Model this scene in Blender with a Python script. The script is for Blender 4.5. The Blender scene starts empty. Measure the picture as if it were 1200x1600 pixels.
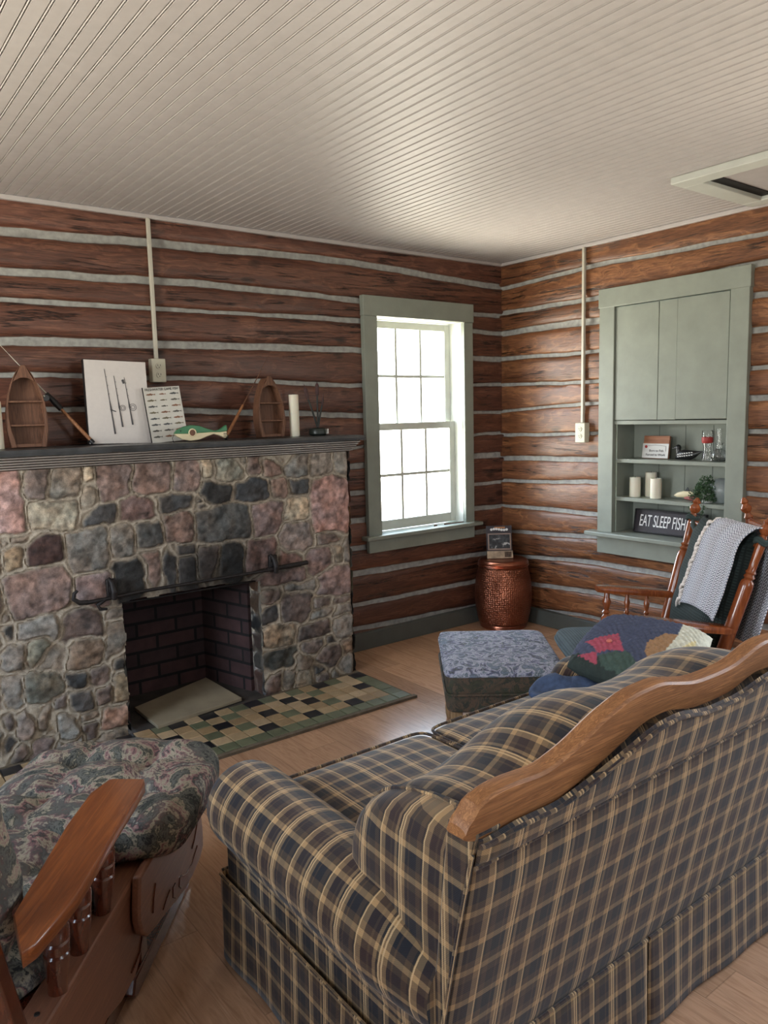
import bpy, math, random
import numpy as np
from mathutils import Vector, Matrix
C = bpy.context.scene.collection
S = bpy.context.scene
PI = math.pi
random.seed(7)

# ---------------------------------------------------------------- camera
CAM = (-3.92818, -3.78716, 1.44906)
yaw, pitch, roll = 0.6489211, -0.1273851, -0.0248694
_f = Vector((math.sin(yaw)*math.cos(pitch), math.cos(yaw)*math.cos(pitch), math.sin(pitch)))
_r = Vector((math.cos(yaw), -math.sin(yaw), 0)); _u = _r.cross(_f)
_r2 = _r*math.cos(roll)+_u*math.sin(roll); _u2 = -_r*math.sin(roll)+_u*math.cos(roll)
cd = bpy.data.cameras.new('camera'); cam = bpy.data.objects.new('camera', cd); C.objects.link(cam)
M3 = Matrix((_r2, _u2, -_f)).transposed()
cam.matrix_world = Matrix.Translation(CAM) @ M3.to_4x4()
cd.sensor_fit = 'HORIZONTAL'; cd.sensor_width = 36; cd.lens = 36*1196.2/1200; cd.clip_start = .02
S.camera = cam

# ---------------------------------------------------------------- light
w = bpy.data.worlds.new('daylight'); S.world = w; w.use_nodes = True
nt = w.node_tree; nt.nodes.clear()
tc = nt.nodes.new('ShaderNodeTexCoord'); sx = nt.nodes.new('ShaderNodeSeparateXYZ')
mr = nt.nodes.new('ShaderNodeMapRange'); mr.inputs['From Min'].default_value = -1; mr.inputs['From Max'].default_value = 1
rp = nt.nodes.new('ShaderNodeValToRGB'); bg = nt.nodes.new('ShaderNodeBackground'); wo = nt.nodes.new('ShaderNodeOutputWorld')
nt.links.new(tc.outputs['Generated'], sx.inputs[0]); nt.links.new(sx.outputs['Z'], mr.inputs['Value'])
nt.links.new(mr.outputs[0], rp.inputs[0]); nt.links.new(rp.outputs[0], bg.inputs[0]); nt.links.new(bg.outputs[0], wo.inputs[0])
cr = rp.color_ramp; cr.elements[0].position = .0; cr.elements[0].color = (1.8, 1.66, 1.28, 1)
cr.elements[1].position = 1.; cr.elements[1].color = (.50, .70, 1, 1)
for p_, c_ in ((.42, (1.08, 1.02, .88, 1)), (.49, (.90, .92, .86, 1)), (.54, (.92, .96, 1, 1)), (.7, (.70, .84, 1, 1))):
    e = cr.elements.new(p_); e.color = c_
bg.inputs[1].default_value = 10.0
S.view_settings.view_transform = 'Standard'; S.view_settings.look = 'None'
S.view_settings.gamma = 1; S.view_settings.use_curve_mapping = False
S.view_settings.exposure = .88
S.cycles.max_bounces = 10; S.cycles.diffuse_bounces = 6; S.cycles.transparent_max_bounces = 12
S.cycles.sample_clamp_indirect = 6

def portal(name, loc, rot, sx_, sy_):
    ld = bpy.data.lights.new(name, 'AREA'); ld.shape = 'RECTANGLE'; ld.size = sx_; ld.size_y = sy_
    ld.cycles.is_portal = True
    o = bpy.data.objects.new(name, ld); C.objects.link(o); o.location = loc; o.rotation_euler = rot
# window openings of the room: north wall (in view), east wall, two in the south wall, one in the west wall and one added there for light
NWIN = (-1.105, -.395, .72, 2.03)
RX0, RY0, H = -5.0, -5.2, 2.44
EWIN = (-4.10, -3.05, .75, 2.05)
SWINS = [(-2.55, -2.0, 1.25, 2.15)]
WWINS = [(-1.95, -.95, .75, 2.1), (-3.85, -3.2, .75, 2.1)]  # second west window is an addition to brighten the near floor
portal('window_portal_north', ((NWIN[0]+NWIN[1])/2, .16, (NWIN[2]+NWIN[3])/2), (-PI/2, 0, 0), .72, 1.32)
portal('window_portal_east', (.16, (EWIN[0]+EWIN[1])/2, 1.4), (0, PI/2, 0), 1.3, 1.05)
for a_ in SWINS:
    portal('window_portal_south', ((a_[0]+a_[1])/2, RY0-.16, 1.7), (PI/2, 0, 0), .55, .9)
for a_ in WWINS:
    portal('window_portal_west', (RX0-.16, (a_[0]+a_[1])/2, 1.43), (0, -PI/2, 0), 1.35, a_[1]-a_[0])

# ---------------------------------------------------------------- material helpers
def srgb(c):
    o = []
    for v in c[:3]:
        v = v/255.
        o.append(v/12.92 if v <= .04045 else ((v+.055)/1.055)**2.4)
    return (*o, 1.)
class NT:
    def __init__(s, name):
        s.m = bpy.data.materials.new(name); s.m.use_nodes = True; s.t = s.m.node_tree
        s.p = s.t.nodes['Principled BSDF']
    def n(s, typ, **kw):
        x = s.t.nodes.new(typ)
        for k, v in kw.items():
            if k.startswith('i_'): x.inputs[k[2:].replace('_', ' ')].default_value = v
            else: setattr(x, k, v)
        return x
    def l(s, a, b): s.t.links.new(a, b)
    def coord(s, kind='Object', scale=(1, 1, 1), rot=(0, 0, 0), loc=(0, 0, 0)):
        t = s.n('ShaderNodeTexCoord'); m = s.n('ShaderNodeMapping')
        m.inputs['Scale'].default_value = scale; m.inputs['Rotation'].default_value = rot; m.inputs['Location'].default_value = loc
        s.l(t.outputs[kind], m.inputs[0]); return m.outputs[0]
    def noise(s, vec, scale=5, detail=5, rough=.55, dist=0):
        x = s.n('ShaderNodeTexNoise'); x.inputs['Scale'].default_value = scale; x.inputs['Detail'].default_value = detail
        x.inputs['Roughness'].default_value = rough; x.inputs['Distortion'].default_value = dist
        s.l(vec, x.inputs['Vector']); return x.outputs[0]
    def ramp(s, fac, stops, interp='LINEAR'):
        x = s.n('ShaderNodeValToRGB'); r = x.color_ramp; r.interpolation = interp
        r.elements[0].position = stops[0][0]; r.elements[0].color = stops[0][1]
        r.elements[1].position = stops[-1][0]; r.elements[1].color = stops[-1][1]
        for p, c in stops[1:-1]:
            e = r.elements.new(p); e.color = c
        s.l(fac, x.inputs[0]); return x.outputs[0]
    def mix(s, a, b, fac, mode='MIX'):
        x = s.n('ShaderNodeMix', data_type='RGBA', blend_type=mode)
        for v, i in ((fac, 0), (a, 6), (b, 7)):
            if hasattr(v, 'links'): s.l(v, x.inputs[i])
            else: x.inputs[i].default_value = v
        return x.outputs[2]
    def math(s, op, a, b=0.):
        x = s.n('ShaderNodeMath', operation=op)
        for v, i in ((a, 0), (b, 1)):
            if hasattr(v, 'links'): s.l(v, x.inputs[i])
            else: x.inputs[i].default_value = v
        return x.outputs[0]
    def bump(s, h, strength=.3, dist=.005):
        x = s.n('ShaderNodeBump'); x.inputs['Strength'].default_value = strength; x.inputs['Distance'].default_value = dist
        s.l(h, x.inputs['Height']); s.l(x.outputs[0], s.p.inputs['Normal'])
    def base(s, c):
        if hasattr(c, 'links'): s.l(c, s.p.inputs['Base Color'])
        else: s.p.inputs['Base Color'].default_value = c
    def set(s, rough=.6, metal=0, coat=0, spec=None):
        s.p.inputs['Roughness'].default_value = rough; s.p.inputs['Metallic'].default_value = metal
        s.p.inputs['Coat Weight'].default_value = coat; s.p.inputs['Coat Roughness'].default_value = .15
        if spec is not None: s.p.inputs['Specular IOR Level'].default_value = spec
        return s.m
def g(v): return (v, v, v, 1)
def plain(name, c, rough=.6, metal=0, coat=0, var=.12, vs=12, bump=.15):
    t = NT(name); v = t.coord()
    n = t.noise(v, vs, 5)
    c = srgb(c); d = tuple(x*(1-var*1.5) for x in c[:3])+(1,); e = tuple(min(1, x*(1+var)) for x in c[:3])+(1,)
    t.base(t.ramp(n, [(.3, d), (.7, e)])); t.bump(n, bump, .002)
    return t.set(rough, metal, coat)
def wood(name, c1, c2, axis=0, rough=.45, coat=0., stretch=14, scale=6, ring=.5, kind='Object', bump=.2):
    t = NT(name); sc = [stretch]*3; sc[axis] = 1
    v = t.coord(kind, sc)
    n1 = t.noise(v, scale*.35, 6, .6, 1.2); n2 = t.noise(v, scale*3, 4, .6)
    a = t.ramp(n1, [(.3, srgb(c1)), (.55, srgb(c2)), (.62, srgb(c1)), (.75, srgb(c2))])
    b = t.ramp(n2, [(.35, g(.62)), (.6, g(1))])
    t.base(t.mix(a, b, ring, 'MULTIPLY')); t.bump(n2, bump, .001)
    return t.set(rough, 0, coat)
def log_mat(name, c1, c2, c3, axis, loc=(0, 0, 0)):
    t = NT(name); s = [13]*3; s[axis] = .55
    v = t.coord('Object', s, loc=loc)
    wob = t.coord('Object', [2.2 if i != axis else 1.2 for i in range(3)], loc=loc)
    kn = t.noise(wob, 1.6, 3, .5)                      # slow warp: rings swirl round knots
    vv = t.n('ShaderNodeVectorMath', operation='ADD'); t.l(v, vv.inputs[0])
    cx = t.n('ShaderNodeCombineXYZ'); 
    k6 = t.math('MULTIPLY', kn, 3.2)
    for i in range(3): t.l(k6, cx.inputs[i])
    t.l(cx.outputs[0], vv.inputs[1])
    n1 = t.noise(vv.outputs[0], 1.6, 7, .62, .6)
    fine = t.noise(t.coord('Object', [60 if i != axis else 4 for i in range(3)]), 3, 3, .6)
    col = t.ramp(n1, [(.25, srgb(c2)), (.40, srgb(c1)), (.50, srgb(c1)), (.60, srgb(c3)), (.66, srgb(c1)), (.8, srgb(c3))])
    at = t.n('ShaderNodeAttribute', attribute_name='tint')
    col = t.mix(col, at.outputs['Color'], 1., 'MULTIPLY')
    col = t.mix(col, t.ramp(fine, [(.3, g(.38)), (.6, g(1.2))]), .75, 'MULTIPLY')
    # checks (long drying cracks) and small dark knots
    cs = [9.0]*3; cs[axis] = .42
    cr_ = t.noise(t.coord('Object', cs, loc=(3, 7, 1)), 1.5, 6, .62, .25)
    line = t.math('ABSOLUTE', t.math('SUBTRACT', cr_, .5))
    gate = t.noise(t.coord('Object', [1.3]*3, loc=(9, 2, 4)), 2.5, 2)
    crk = t.ramp(line, [(.0, g(0)), (.007, g(.1)), (.016, g(1))])
    crk = t.mix(g(1), crk, t.ramp(gate, [(.42, g(0)), (.54, g(1))]))
    col = t.mix(col, crk, .9, 'MULTIPLY')
    ks = [5.5]*3; ks[axis] = 3.2
    vo = t.n('ShaderNodeTexVoronoi'); t.l(t.coord('Object', ks, loc=(1.3, .4, .7)), vo.inputs['Vector']); vo.inputs['Scale'].default_value = 1.
    kd = t.ramp(t.math('ADD', vo.outputs['Distance'], t.math('MULTIPLY', fine, .12)), [(.10, g(.22)), (.17, g(.55)), (.21, g(1.0))])
    col = t.mix(col, kd, .85, 'MULTIPLY')
    t.base(col)
    hgt = t.math('ADD', t.math('MULTIPLY', n1, .6), t.math('ADD', t.math('MULTIPLY', crk, .6), t.math('MULTIPLY', fine, .25)))
    t.bump(hgt, .55, .008)
    m = t.set(.40, 0, .12)
    t.p.inputs['Coat Roughness'].default_value = .3
    return m

def vcol(name, rough=.8, amount=.5, scale=40, bump=.5, dist=.004, coat=0, attr='Col'):
    t = NT(name); at = t.n('ShaderNodeAttribute', attribute_name=attr)
    n = t.noise(t.coord(), scale, 6, .65); n2 = t.noise(t.coord(), scale*5, 3, .6)
    k = t.math('ADD', t.math('MULTIPLY', n, .6), t.math('MULTIPLY', n2, .4))
    t.base(t.mix(at.outputs['Color'], t.ramp(k, [(.35, g(.45)), (.5, g(.95)), (.65, g(1.35))]), amount, 'MULTIPLY'))
    t.bump(k, bump, dist); return t.set(rough, 0, coat)

# ---------------------------------------------------------------- mesh helper
class MB:
    def __init__(s): s.v = []; s.f = []; s.mi = []; s.uv = []; s.hasuv = False; s.cur = 0
    def add(s, vs, fs, uvs=None):
        o = len(s.v); s.v += [tuple(x) for x in vs]
        for i, f in enumerate(fs):
            s.f.append(tuple(k+o for k in f)); s.mi.append(s.cur)
            if uvs is not None: s.uv.append([uvs[k] for k in f]); s.hasuv = True
            else: s.uv.append([(0, 0)]*len(f))
        return s
    def box(s, c, d, rot=None):
        x, y, z = d[0]/2, d[1]/2, d[2]/2
        vs = [Vector((a*x, b*y, e*z)) for a in (-1, 1) for b in (-1, 1) for e in (-1, 1)]
        if rot is not None:
            R = rot if isinstance(rot, Matrix) else Matrix.Rotation(rot, 3, 'Z')
            vs = [R @ q for q in vs]
        vs = [q+Vector(c) for q in vs]
        return s.add(vs, [(0, 1, 3, 2), (4, 6, 7, 5), (0, 4, 5, 1), (2, 3, 7, 6), (0, 2, 6, 4), (1, 5, 7, 3)])
    def b2(s, x0, x1, y0, y1, z0, z1): return s.box(((x0+x1)/2, (y0+y1)/2, (z0+z1)/2), (abs(x1-x0), abs(y1-y0), abs(z1-z0)))
    def surf(s, P, cu=False, cv=False, uv=None, caps=False):
        P = np.asarray(P, float); ni, nj = P.shape[:2]; vs = P.reshape(-1, 3).tolist(); fs = []
        if uv is not None: uvl = [tuple(q) for q in np.asarray(uv, float).reshape(-1, 2)]
        for i in range(ni if cu else ni-1):
            for j in range(nj if cv else nj-1):
                i2, j2 = (i+1) % ni, (j+1) % nj
                fs.append((i*nj+j, i2*nj+j, i2*nj+j2, i*nj+j2))
        s.add(vs, fs, uvl if uv is not None else None)
        if caps:
            s.add(P[0].tolist(), [tuple(range(nj))[::-1]]); s.add(P[-1].tolist(), [tuple(range(nj))])
        return s
    def lathe(s, c, prof, n=24, axis=(0, 0, 1), caps=True):
        # prof: list of (radius, height along axis)
        ax = Vector(axis).normalized(); R = Vector((0, 0, 1)).rotation_difference(ax).to_matrix(); c = Vector(c)
        P = [[c + R @ Vector((r*math.cos(2*PI*j/n), r*math.sin(2*PI*j/n), h)) for j in range(n)] for r, h in prof]
        P = [[tuple(q) for q in row] for row in P]
        return s.surf(P, cv=True, caps=caps)
    def tube(s, path, rad, n=10, closed=False):
        path = [Vector(p) for p in path]; m = len(path)
        if not hasattr(rad, '__len__'): rad = [rad]*m
        rows = []; prev = None
        for i, p in enumerate(path):
            if closed: t = path[(i+1) % m]-path[i-1]
            else: t = path[min(i+1, m-1)]-path[max(i-1, 0)]
            t.normalize()
            if prev is None:
                a = Vector((0, 0, 1)) if abs(t.z) < .9 else Vector((1, 0, 0)); nrm = t.cross(a).normalized()
            else: nrm = (prev - t*prev.dot(t)).normalized()
            prev = nrm; b = t.cross(nrm)
            rows.append([tuple(p+nrm*rad[i]*math.cos(2*PI*j/n)+b*rad[i]*math.sin(2*PI*j/n)) for j in range(n)])
        return s.surf(rows, cu=closed, cv=True, caps=not closed)
    def prism(s, poly, d0, d1, fn):
        # poly: list of 2d points, fn(a, b, d) -> xyz
        n = len(poly); vs = [fn(a, b, d0) for a, b in poly]+[fn(a, b, d1) for a, b in poly]
        fs = [tuple(range(n))[::-1], tuple(range(n, 2*n))]+[(i, (i+1) % n, (i+1) % n+n, i+n) for i in range(n)]
        return s.add(vs, fs)
    def build(s, name, mats, parent=None, world=False, smooth=40, bevel=0, sub=0, boxuv=False, cols=None, kind=None, solid=0, uvscale=1.):
        me = bpy.data.meshes.new(name)
        vs = s.v
        if world and parent is not None:
            inv = parent.matrix_basis.inverted(); vs = [tuple(inv @ Vector(q)) for q in vs]
        me.from_pydata(vs, [], s.f)
        if not isinstance(mats, (list, tuple)): mats = [mats]
        for m in mats: me.materials.append(m)
        if len(mats) > 1: me.polygons.foreach_set('material_index', s.mi)
        if s.hasuv or boxuv:
            ul = me.uv_layers.new(name='UVMap')
            if boxuv:
                fl = []
                for p in me.polygons:
                    nx, ny, nz = [abs(q) for q in p.normal]
                    for vi in p.vertices:
                        x, y, z = me.vertices[vi].co
                        fl += ((y, z) if nx >= ny and nx >= nz else ((x, z) if ny >= nz else (x, y)))
                fl = [q*uvscale for q in fl]
            else: fl = [q for fu in s.uv for t in fu for q in t]
            ul.data.foreach_set('uv', fl)
        if cols is not None:
            ca = me.color_attributes.new(name='Col', type='FLOAT_COLOR', domain='POINT')
            ca.data.foreach_set('color', np.asarray(cols, float).reshape(-1))
        import bmesh as _bm
        b = _bm.new(); b.from_mesh(me); _bm.ops.recalc_face_normals(b, faces=b.faces); b.to_mesh(me); b.free()
        if smooth:
            me.polygons.foreach_set('use_smooth', [True]*len(me.polygons)); me.set_sharp_from_angle(angle=math.radians(smooth))
        o = bpy.data.objects.new(name, me); C.objects.link(o)
        if parent is not None: o.parent = parent
        if solid: md = o.modifiers.new('solid', 'SOLIDIFY'); md.thickness = solid; md.offset = 0
        if bevel:
            md = o.modifiers.new('bevel', 'BEVEL'); md.width = bevel; md.segments = 2; md.limit_method = 'ANGLE'; md.angle_limit = .7
        if sub: md = o.modifiers.new('sub', 'SUBSURF'); md.levels = sub; md.render_levels = sub
        if kind: o['kind'] = kind
        return o
def thing(name, label, cat, loc=(0, 0, 0), rz=0, group=None):
    o = bpy.data.objects.new(name, None); C.objects.link(o); o.location = loc; o.rotation_euler = (0, 0, rz); o.empty_display_size = .05
    bpy.context.view_layer.update()
    return tag(o, label, cat, group)
def tag(o, label, cat, group=None):
    o['label'] = label; o['category'] = cat
    if group: o['group'] = group
    return o
def struct_empty(name, loc=(0, 0, 0)):
    o = bpy.data.objects.new(name, None); C.objects.link(o); o.location = loc; o['kind'] = 'structure'; o.empty_display_size = .05
    bpy.context.view_layer.update(); return o
def superell(c, d, e=.35, n=28, m=20, f=None, e2=None):
    # rounded cushion: half sizes d, squareness e; f(x, y, z) -> new xyz (unit coordinates given too)
    e2 = e2 or e; P = np.zeros((m, n, 3))
    sg = lambda v, k: math.copysign(abs(v)**k, v)
    for i in range(m):
        ph = -PI/2+PI*i/(m-1)
        for j in range(n):
            th = 2*PI*j/n
            x = sg(math.cos(ph), e2)*sg(math.cos(th), e); y = sg(math.cos(ph), e2)*sg(math.sin(th), e); z = sg(math.sin(ph), e2)
            p = (x*d[0], y*d[1], z*d[2])
            if f: p = f(x, y, z, p)
            P[i, j] = (c[0]+p[0], c[1]+p[1], c[2]+p[2])
    return P
def text_mesh(name, body, size, mat, parent, M, extrude=.0008, align='CENTER', sx=1., shear=0.):
    cu = bpy.data.curves.new(name, 'FONT'); cu.body = body; cu.size = size; cu.extrude = extrude; cu.align_x = align; cu.align_y = 'CENTER'; cu.shear = shear
    o = bpy.data.objects.new(name+'_c', cu); C.objects.link(o)
    bpy.context.view_layer.update()
    me = bpy.data.meshes.new_from_object(o.evaluated_get(bpy.context.evaluated_depsgraph_get())); bpy.data.objects.remove(o)
    me.transform(Matrix.Diagonal((sx, 1, 1, 1))); me.transform(M); me.materials.clear(); me.materials.append(mat); me.name = name
    r = bpy.data.objects.new(name, me); C.objects.link(r); r.parent = parent; return r
def frame_m(o, x, y):
    # matrix whose local x, y axes are the given directions and origin o
    x = Vector(x).normalized(); z = x.cross(Vector(y)).normalized(); y = z.cross(x)
    return Matrix.Translation(o) @ Matrix((x, y, z)).transposed().to_4x4()
_rng = np.random.RandomState(3); _T = _rng.rand(64, 64)
def vn(x, y):
    x = np.asarray(x, float); y = np.asarray(y, float); xi = np.floor(x).astype(int); yi = np.floor(y).astype(int)
    fx = x-xi; fy = y-yi; fx = fx*fx*(3-2*fx); fy = fy*fy*(3-2*fy)
    a = _T[xi % 64, yi % 64]; b = _T[(xi+1) % 64, yi % 64]; c = _T[xi % 64, (yi+1) % 64]; d = _T[(xi+1) % 64, (yi+1) % 64]
    return (a*(1-fx)+b*fx)*(1-fy)+(c*(1-fx)+d*fx)*fy-.5
def fbm(x, y, o=4):
    r = 0; a = 1.
    for k in range(o): r = r+a*vn(x*2**k+17*k, y*2**k+5*k); a *= .5
    return r

# ================================================================ MATERIALS
M = {}
M['log_n'] = log_mat('oiled_log_left', (96, 60, 48), (62, 39, 32), (120, 80, 64), 0)
M['log_e'] = log_mat('oiled_log_right', (112, 72, 48), (72, 44, 31), (146, 100, 68), 1)
M['chink'] = plain('chinking_mortar', (160, 160, 156), .9, var=.18, vs=30, bump=.6)
M['ceil'] = plain('ceiling_paint', (188, 182, 180), .55, var=.04, vs=18, bump=.25)
M['sage'] = plain('sage_trim_paint', (140, 146, 136), .42, var=.07, vs=9, bump=.25)
M['base_paint'] = plain('baseboard_paint', (84, 88, 84), .5, var=.08)
M['white_paint'] = plain('white_paint', (205, 208, 200), .5, var=.04)
M['ivory'] = plain('ivory_plastic', (206, 202, 182), .4, var=.03, bump=.02)
M['conduit'] = plain('raceway_metal', (196, 192, 178), .4, var=.05, bump=.05)
M['dark'] = plain('dark_slot', (22, 20, 20), .7)
M['slate'] = plain('mantel_slate', (68, 70, 72), .35, var=.35, vs=9, bump=.3)
M['crown'] = plain('crown_paint_grey', (150, 142, 136), .3, var=.12)
M['iron'] = plain('wrought_iron', (40, 36, 36), .55, metal=.4, var=.3, vs=40, bump=.6)
M['slabtile'] = plain('hearth_slab_tile', (158, 146, 124), .5, var=.14, vs=6)
M['soot'] = plain('firebox_floor', (62, 56, 52), .9, var=.3, vs=10, bump=.6)
M['copper'] = None
M['boatwood'] = wood('walnut_stain', (88, 58, 42), (122, 84, 62), 2, .6, stretch=16, scale=10)
M['rodcork'] = wood('cane_wood', (170, 118, 78), (140, 90, 56), 2, .5, stretch=5, scale=20)
M['blackp'] = plain('black_plastic', (26, 26, 28), .35, var=.1)
M['candle'] = plain('ivory_wax', (228, 222, 204), .5, var=.03, bump=.03)
M['candle'].node_tree.nodes['Principled BSDF'].inputs['Subsurface Weight'].default_value = .15
M['oak'] = wood('honey_oak', (184, 128, 80), (136, 88, 52), 0, .5, coat=.0, stretch=26, scale=11, ring=.75)
M['glwood'] = wood('glider_maple', (150, 84, 40), (116, 60, 28), 0, .28, coat=.5, stretch=20, scale=8, ring=.4)
M['glpanel'] = wood('glider_panel', (138, 94, 72), (118, 78, 60), 0, .4, coat=.2, stretch=20, scale=8, ring=.3)
M['gldark'] = wood('glider_dark_wood', (104, 48, 28), (78, 34, 20), 2, .22, coat=.7, stretch=10, scale=8, ring=.4)
M['rkwood'] = wood('rocker_maple', (158, 86, 44), (124, 62, 30), 2, .25, coat=.6, stretch=12, scale=7, ring=.35)
M['legwood'] = wood('pale_leg_wood', (170, 140, 104), (146, 116, 82), 2, .5, stretch=10)
M['denim'] = plain('blue_cloth', (62, 78, 108), .9, var=.25, vs=40, bump=.4)
M['black_paint'] = plain('sign_black', (48, 42, 48), .5, var=.1)
M['letter'] = plain('sign_letters', (232, 232, 230), .5, var=.02, bump=0)
M['ink'] = plain('print_ink', (70, 68, 72), .7, var=.1, bump=0)
M['paper'] = plain('canvas_print', (214, 208, 204), .7, var=.02, vs=60, bump=.1)
M['green_paint'] = plain('fish_green', (62, 122, 84), .4, var=.1)
M['cream_paint'] = plain('fish_cream', (222, 208, 172), .45, var=.06)
M['cattail'] = plain('cattail_brown', (72, 50, 50), .8, var=.2, vs=60, bump=.6)
M['stem'] = plain('dark_stem', (44, 46, 44), .6)
M['pot'] = plain('dark_green_pot', (36, 44, 40), .35)
M['leaf'] = plain('plant_leaves', (70, 98, 66), .5, var=.35, vs=60)
M['red'] = plain('red_label', (170, 52, 48), .5)
M['whiteceram'] = plain('white_ceramic', (214, 214, 212), .3, var=.03, bump=0)
M['vase'] = plain('grey_white_vase', (150, 158, 160), .3, var=.2, vs=14)
M['fringe'] = plain('fringe_yarn', (228, 218, 210), .95, var=.15, vs=90, bump=.6)
def glassmat():
    t = NT('clear_glass'); t.base(g(1)); t.set(.02); t.p.inputs['Transmission Weight'].default_value = 1; t.p.inputs['IOR'].default_value = 1.45
    return t.m
M['glass'] = glassmat()
def panemat():
    t = NT('window_pane'); tr = t.n('ShaderNodeBsdfTransparent'); gl = t.n('ShaderNodeBsdfGlossy'); gl.inputs['Roughness'].default_value = .02
    lw = t.n('ShaderNodeLayerWeight'); lw.inputs[0].default_value = .2
    mx = t.n('ShaderNodeMixShader'); t.l(t.math('MULTIPLY', lw.outputs['Fresnel'], .5), mx.inputs[0]); t.l(tr.outputs[0], mx.inputs[1]); t.l(gl.outputs[0], mx.inputs[2])
    t.l(mx.outputs[0], t.t.nodes['Material Output'].inputs[0]); return t.m
M['pane'] = panemat()
def coppermat():
    t = NT('hammered_copper'); v = t.coord()
    n = t.noise(v, 7, 4); t.base(t.ramp(n, [(.3, srgb((124, 76, 58))), (.7, srgb((172, 110, 86)))]))
    u = t.coord('UV', (1, 1, 1)); vo = t.n('ShaderNodeTexVoronoi'); vo.inputs['Scale'].default_value = 1.; vo.inputs['Randomness'].default_value = .35
    t.l(u, vo.inputs['Vector']); t.bump(vo.outputs['Distance'], .9, .006)
    return t.set(.34, .92)
M['copper'] = coppermat()
def plaid(name, period=.127, dim=1.0):
    t = NT(name); uv = t.n('ShaderNodeTexCoord'); sp = t.n('ShaderNodeSeparateXYZ'); t.l(uv.outputs['UV'], sp.inputs[0])
    navy, tan, mar, oli, khk = (16, 19, 34), (186, 154, 110), (56, 31, 28), (44, 40, 32), (96, 74, 52)
    fu = t.math('FRACT', t.math('DIVIDE', sp.outputs[0], period)); fv = t.math('FRACT', t.math('DIVIDE', sp.outputs[1], period))
    wu = [(0, navy), (.15, khk), (.18, navy), (.25, tan), (.40, oli), (.44, tan), (.5, mar), (.56, khk), (.60, mar), (.73, tan), (.86, oli), (.90, khk)]
    wv = [(0, navy), (.24, tan), (.34, khk), (.46, mar), (.66, khk), (.78, tan), (.88, khk)]
    a = t.ramp(fu, [(p, srgb(c)) for p, c in wu], 'CONSTANT'); b = t.ramp(fv, [(p, srgb(c)) for p, c in wv], 'CONSTANT')
    c = t.mix(a, b, .55)
    c = t.mix(c, t.mix(a, b, 1., 'MULTIPLY'), .38)
    ln = t.ramp(fu, [(0, g(0)), (.318, g(1)), (.345, g(0)), (.375, g(1)), (.402, g(0)), (.83, g(1)), (.855, g(0))], 'CONSTANT')
    c = t.mix(c, srgb((200, 168, 124)), t.math('MULTIPLY', ln, .8))
    tw = t.n('ShaderNodeTexWave'); tw.inputs['Scale'].default_value = 160; tw.bands_direction = 'DIAGONAL'; t.l(uv.outputs['UV'], tw.inputs[0])
    c = t.mix(c, t.ramp(tw.outputs[0], [(0, g(.82)), (1, g(1.08))]), .8, 'MULTIPLY')
    n = t.noise(t.coord(), 6, 3); c = t.mix(c, t.ramp(n, [(.3, g(.88)), (.7, g(1.08))]), .7, 'MULTIPLY')
    t.base(c); t.bump(t.math('ADD', tw.outputs[0], t.math('MULTIPLY', n, 2)), .25, .0015)
    m = t.set(.82); t.p.inputs['Sheen Weight'].default_value = .15; return m
M['plaid'] = plaid('plaid_upholstery')
def tapestry(name, cols, scale=7, br=1.):
    t = NT(name); v = t.coord('Object', (1, 1, 1)); a = t.noise(v, scale, 6, .6, 1.3); b = t.noise(t.coord('Object', loc=(5, 3, 2)), scale*6, 5, .7, 1.5)
    c = t.noise(t.coord('Object', loc=(1, 9, 4)), scale*.6, 2)
    st = [(.34+.32*i/(len(cols)-1), srgb(q)) for i, q in enumerate(cols)]
    k = t.math('ADD', t.math('MULTIPLY', a, .8), t.math('MULTIPLY', b, .2))
    col = t.ramp(k, st); col2 = t.ramp(k, st[::-1] if False else [(p, srgb(q)) for (p, _), q in zip(st, cols[::-1])])
    col = t.mix(col, col2, t.ramp(c, [(.45, g(0)), (.55, g(1))]))
    t.base(col); t.bump(b, .5, .003); return t.set(.85)
M['glider_fabric'] = tapestry('foliage_tapestry', [(24, 26, 28), (62, 68, 62), (30, 30, 34), (98, 98, 90), (38, 42, 40), (150, 142, 122), (128, 92, 92), (36, 40, 38), (112, 108, 104), (168, 160, 140), (34, 36, 36)], 7)
M['otto_top_skylit'] = tapestry('floral_chenille_skylit', [(40, 46, 60), (120, 130, 150), (84, 96, 100), (176, 176, 190), (96, 98, 124), (62, 66, 60), (160, 166, 172)], 16)  # bluish window light is painted into this copy of the cloth
M['otto_side'] = tapestry('floral_chenille_side', [(34, 38, 32), (70, 66, 46), (44, 50, 44), (96, 76, 60), (50, 58, 52), (78, 80, 62)], 14)
def ribbed(name, c, per=.011):
    t = NT(name); uv = t.n('ShaderNodeTexCoord'); sp = t.n('ShaderNodeSeparateXYZ'); t.l(uv.outputs['UV'], sp.inputs[0])
    a = t.math('SINE', t.math('MULTIPLY', sp.outputs[0], 2*PI/per)); b = t.math('SINE', t.math('MULTIPLY', sp.outputs[1], 2*PI/per))
    k = t.math('MAXIMUM', a, b); n = t.noise(t.coord(), 9, 3)
    c = srgb(c); d = tuple(x*.45 for x in c[:3])+(1,)
    t.base(t.mix(t.ramp(k, [(0, c), (1, d)]), t.ramp(n, [(.3, g(.7)), (.7, g(1.1))]), 1., 'MULTIPLY'))
    t.bump(k, .4, .002); return t.set(.9)
M['slip'] = ribbed('dark_green_slipcover', (52, 66, 64))
M['slipseat'] = ribbed('blue_green_seat_cover', (84, 100, 106))
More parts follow.
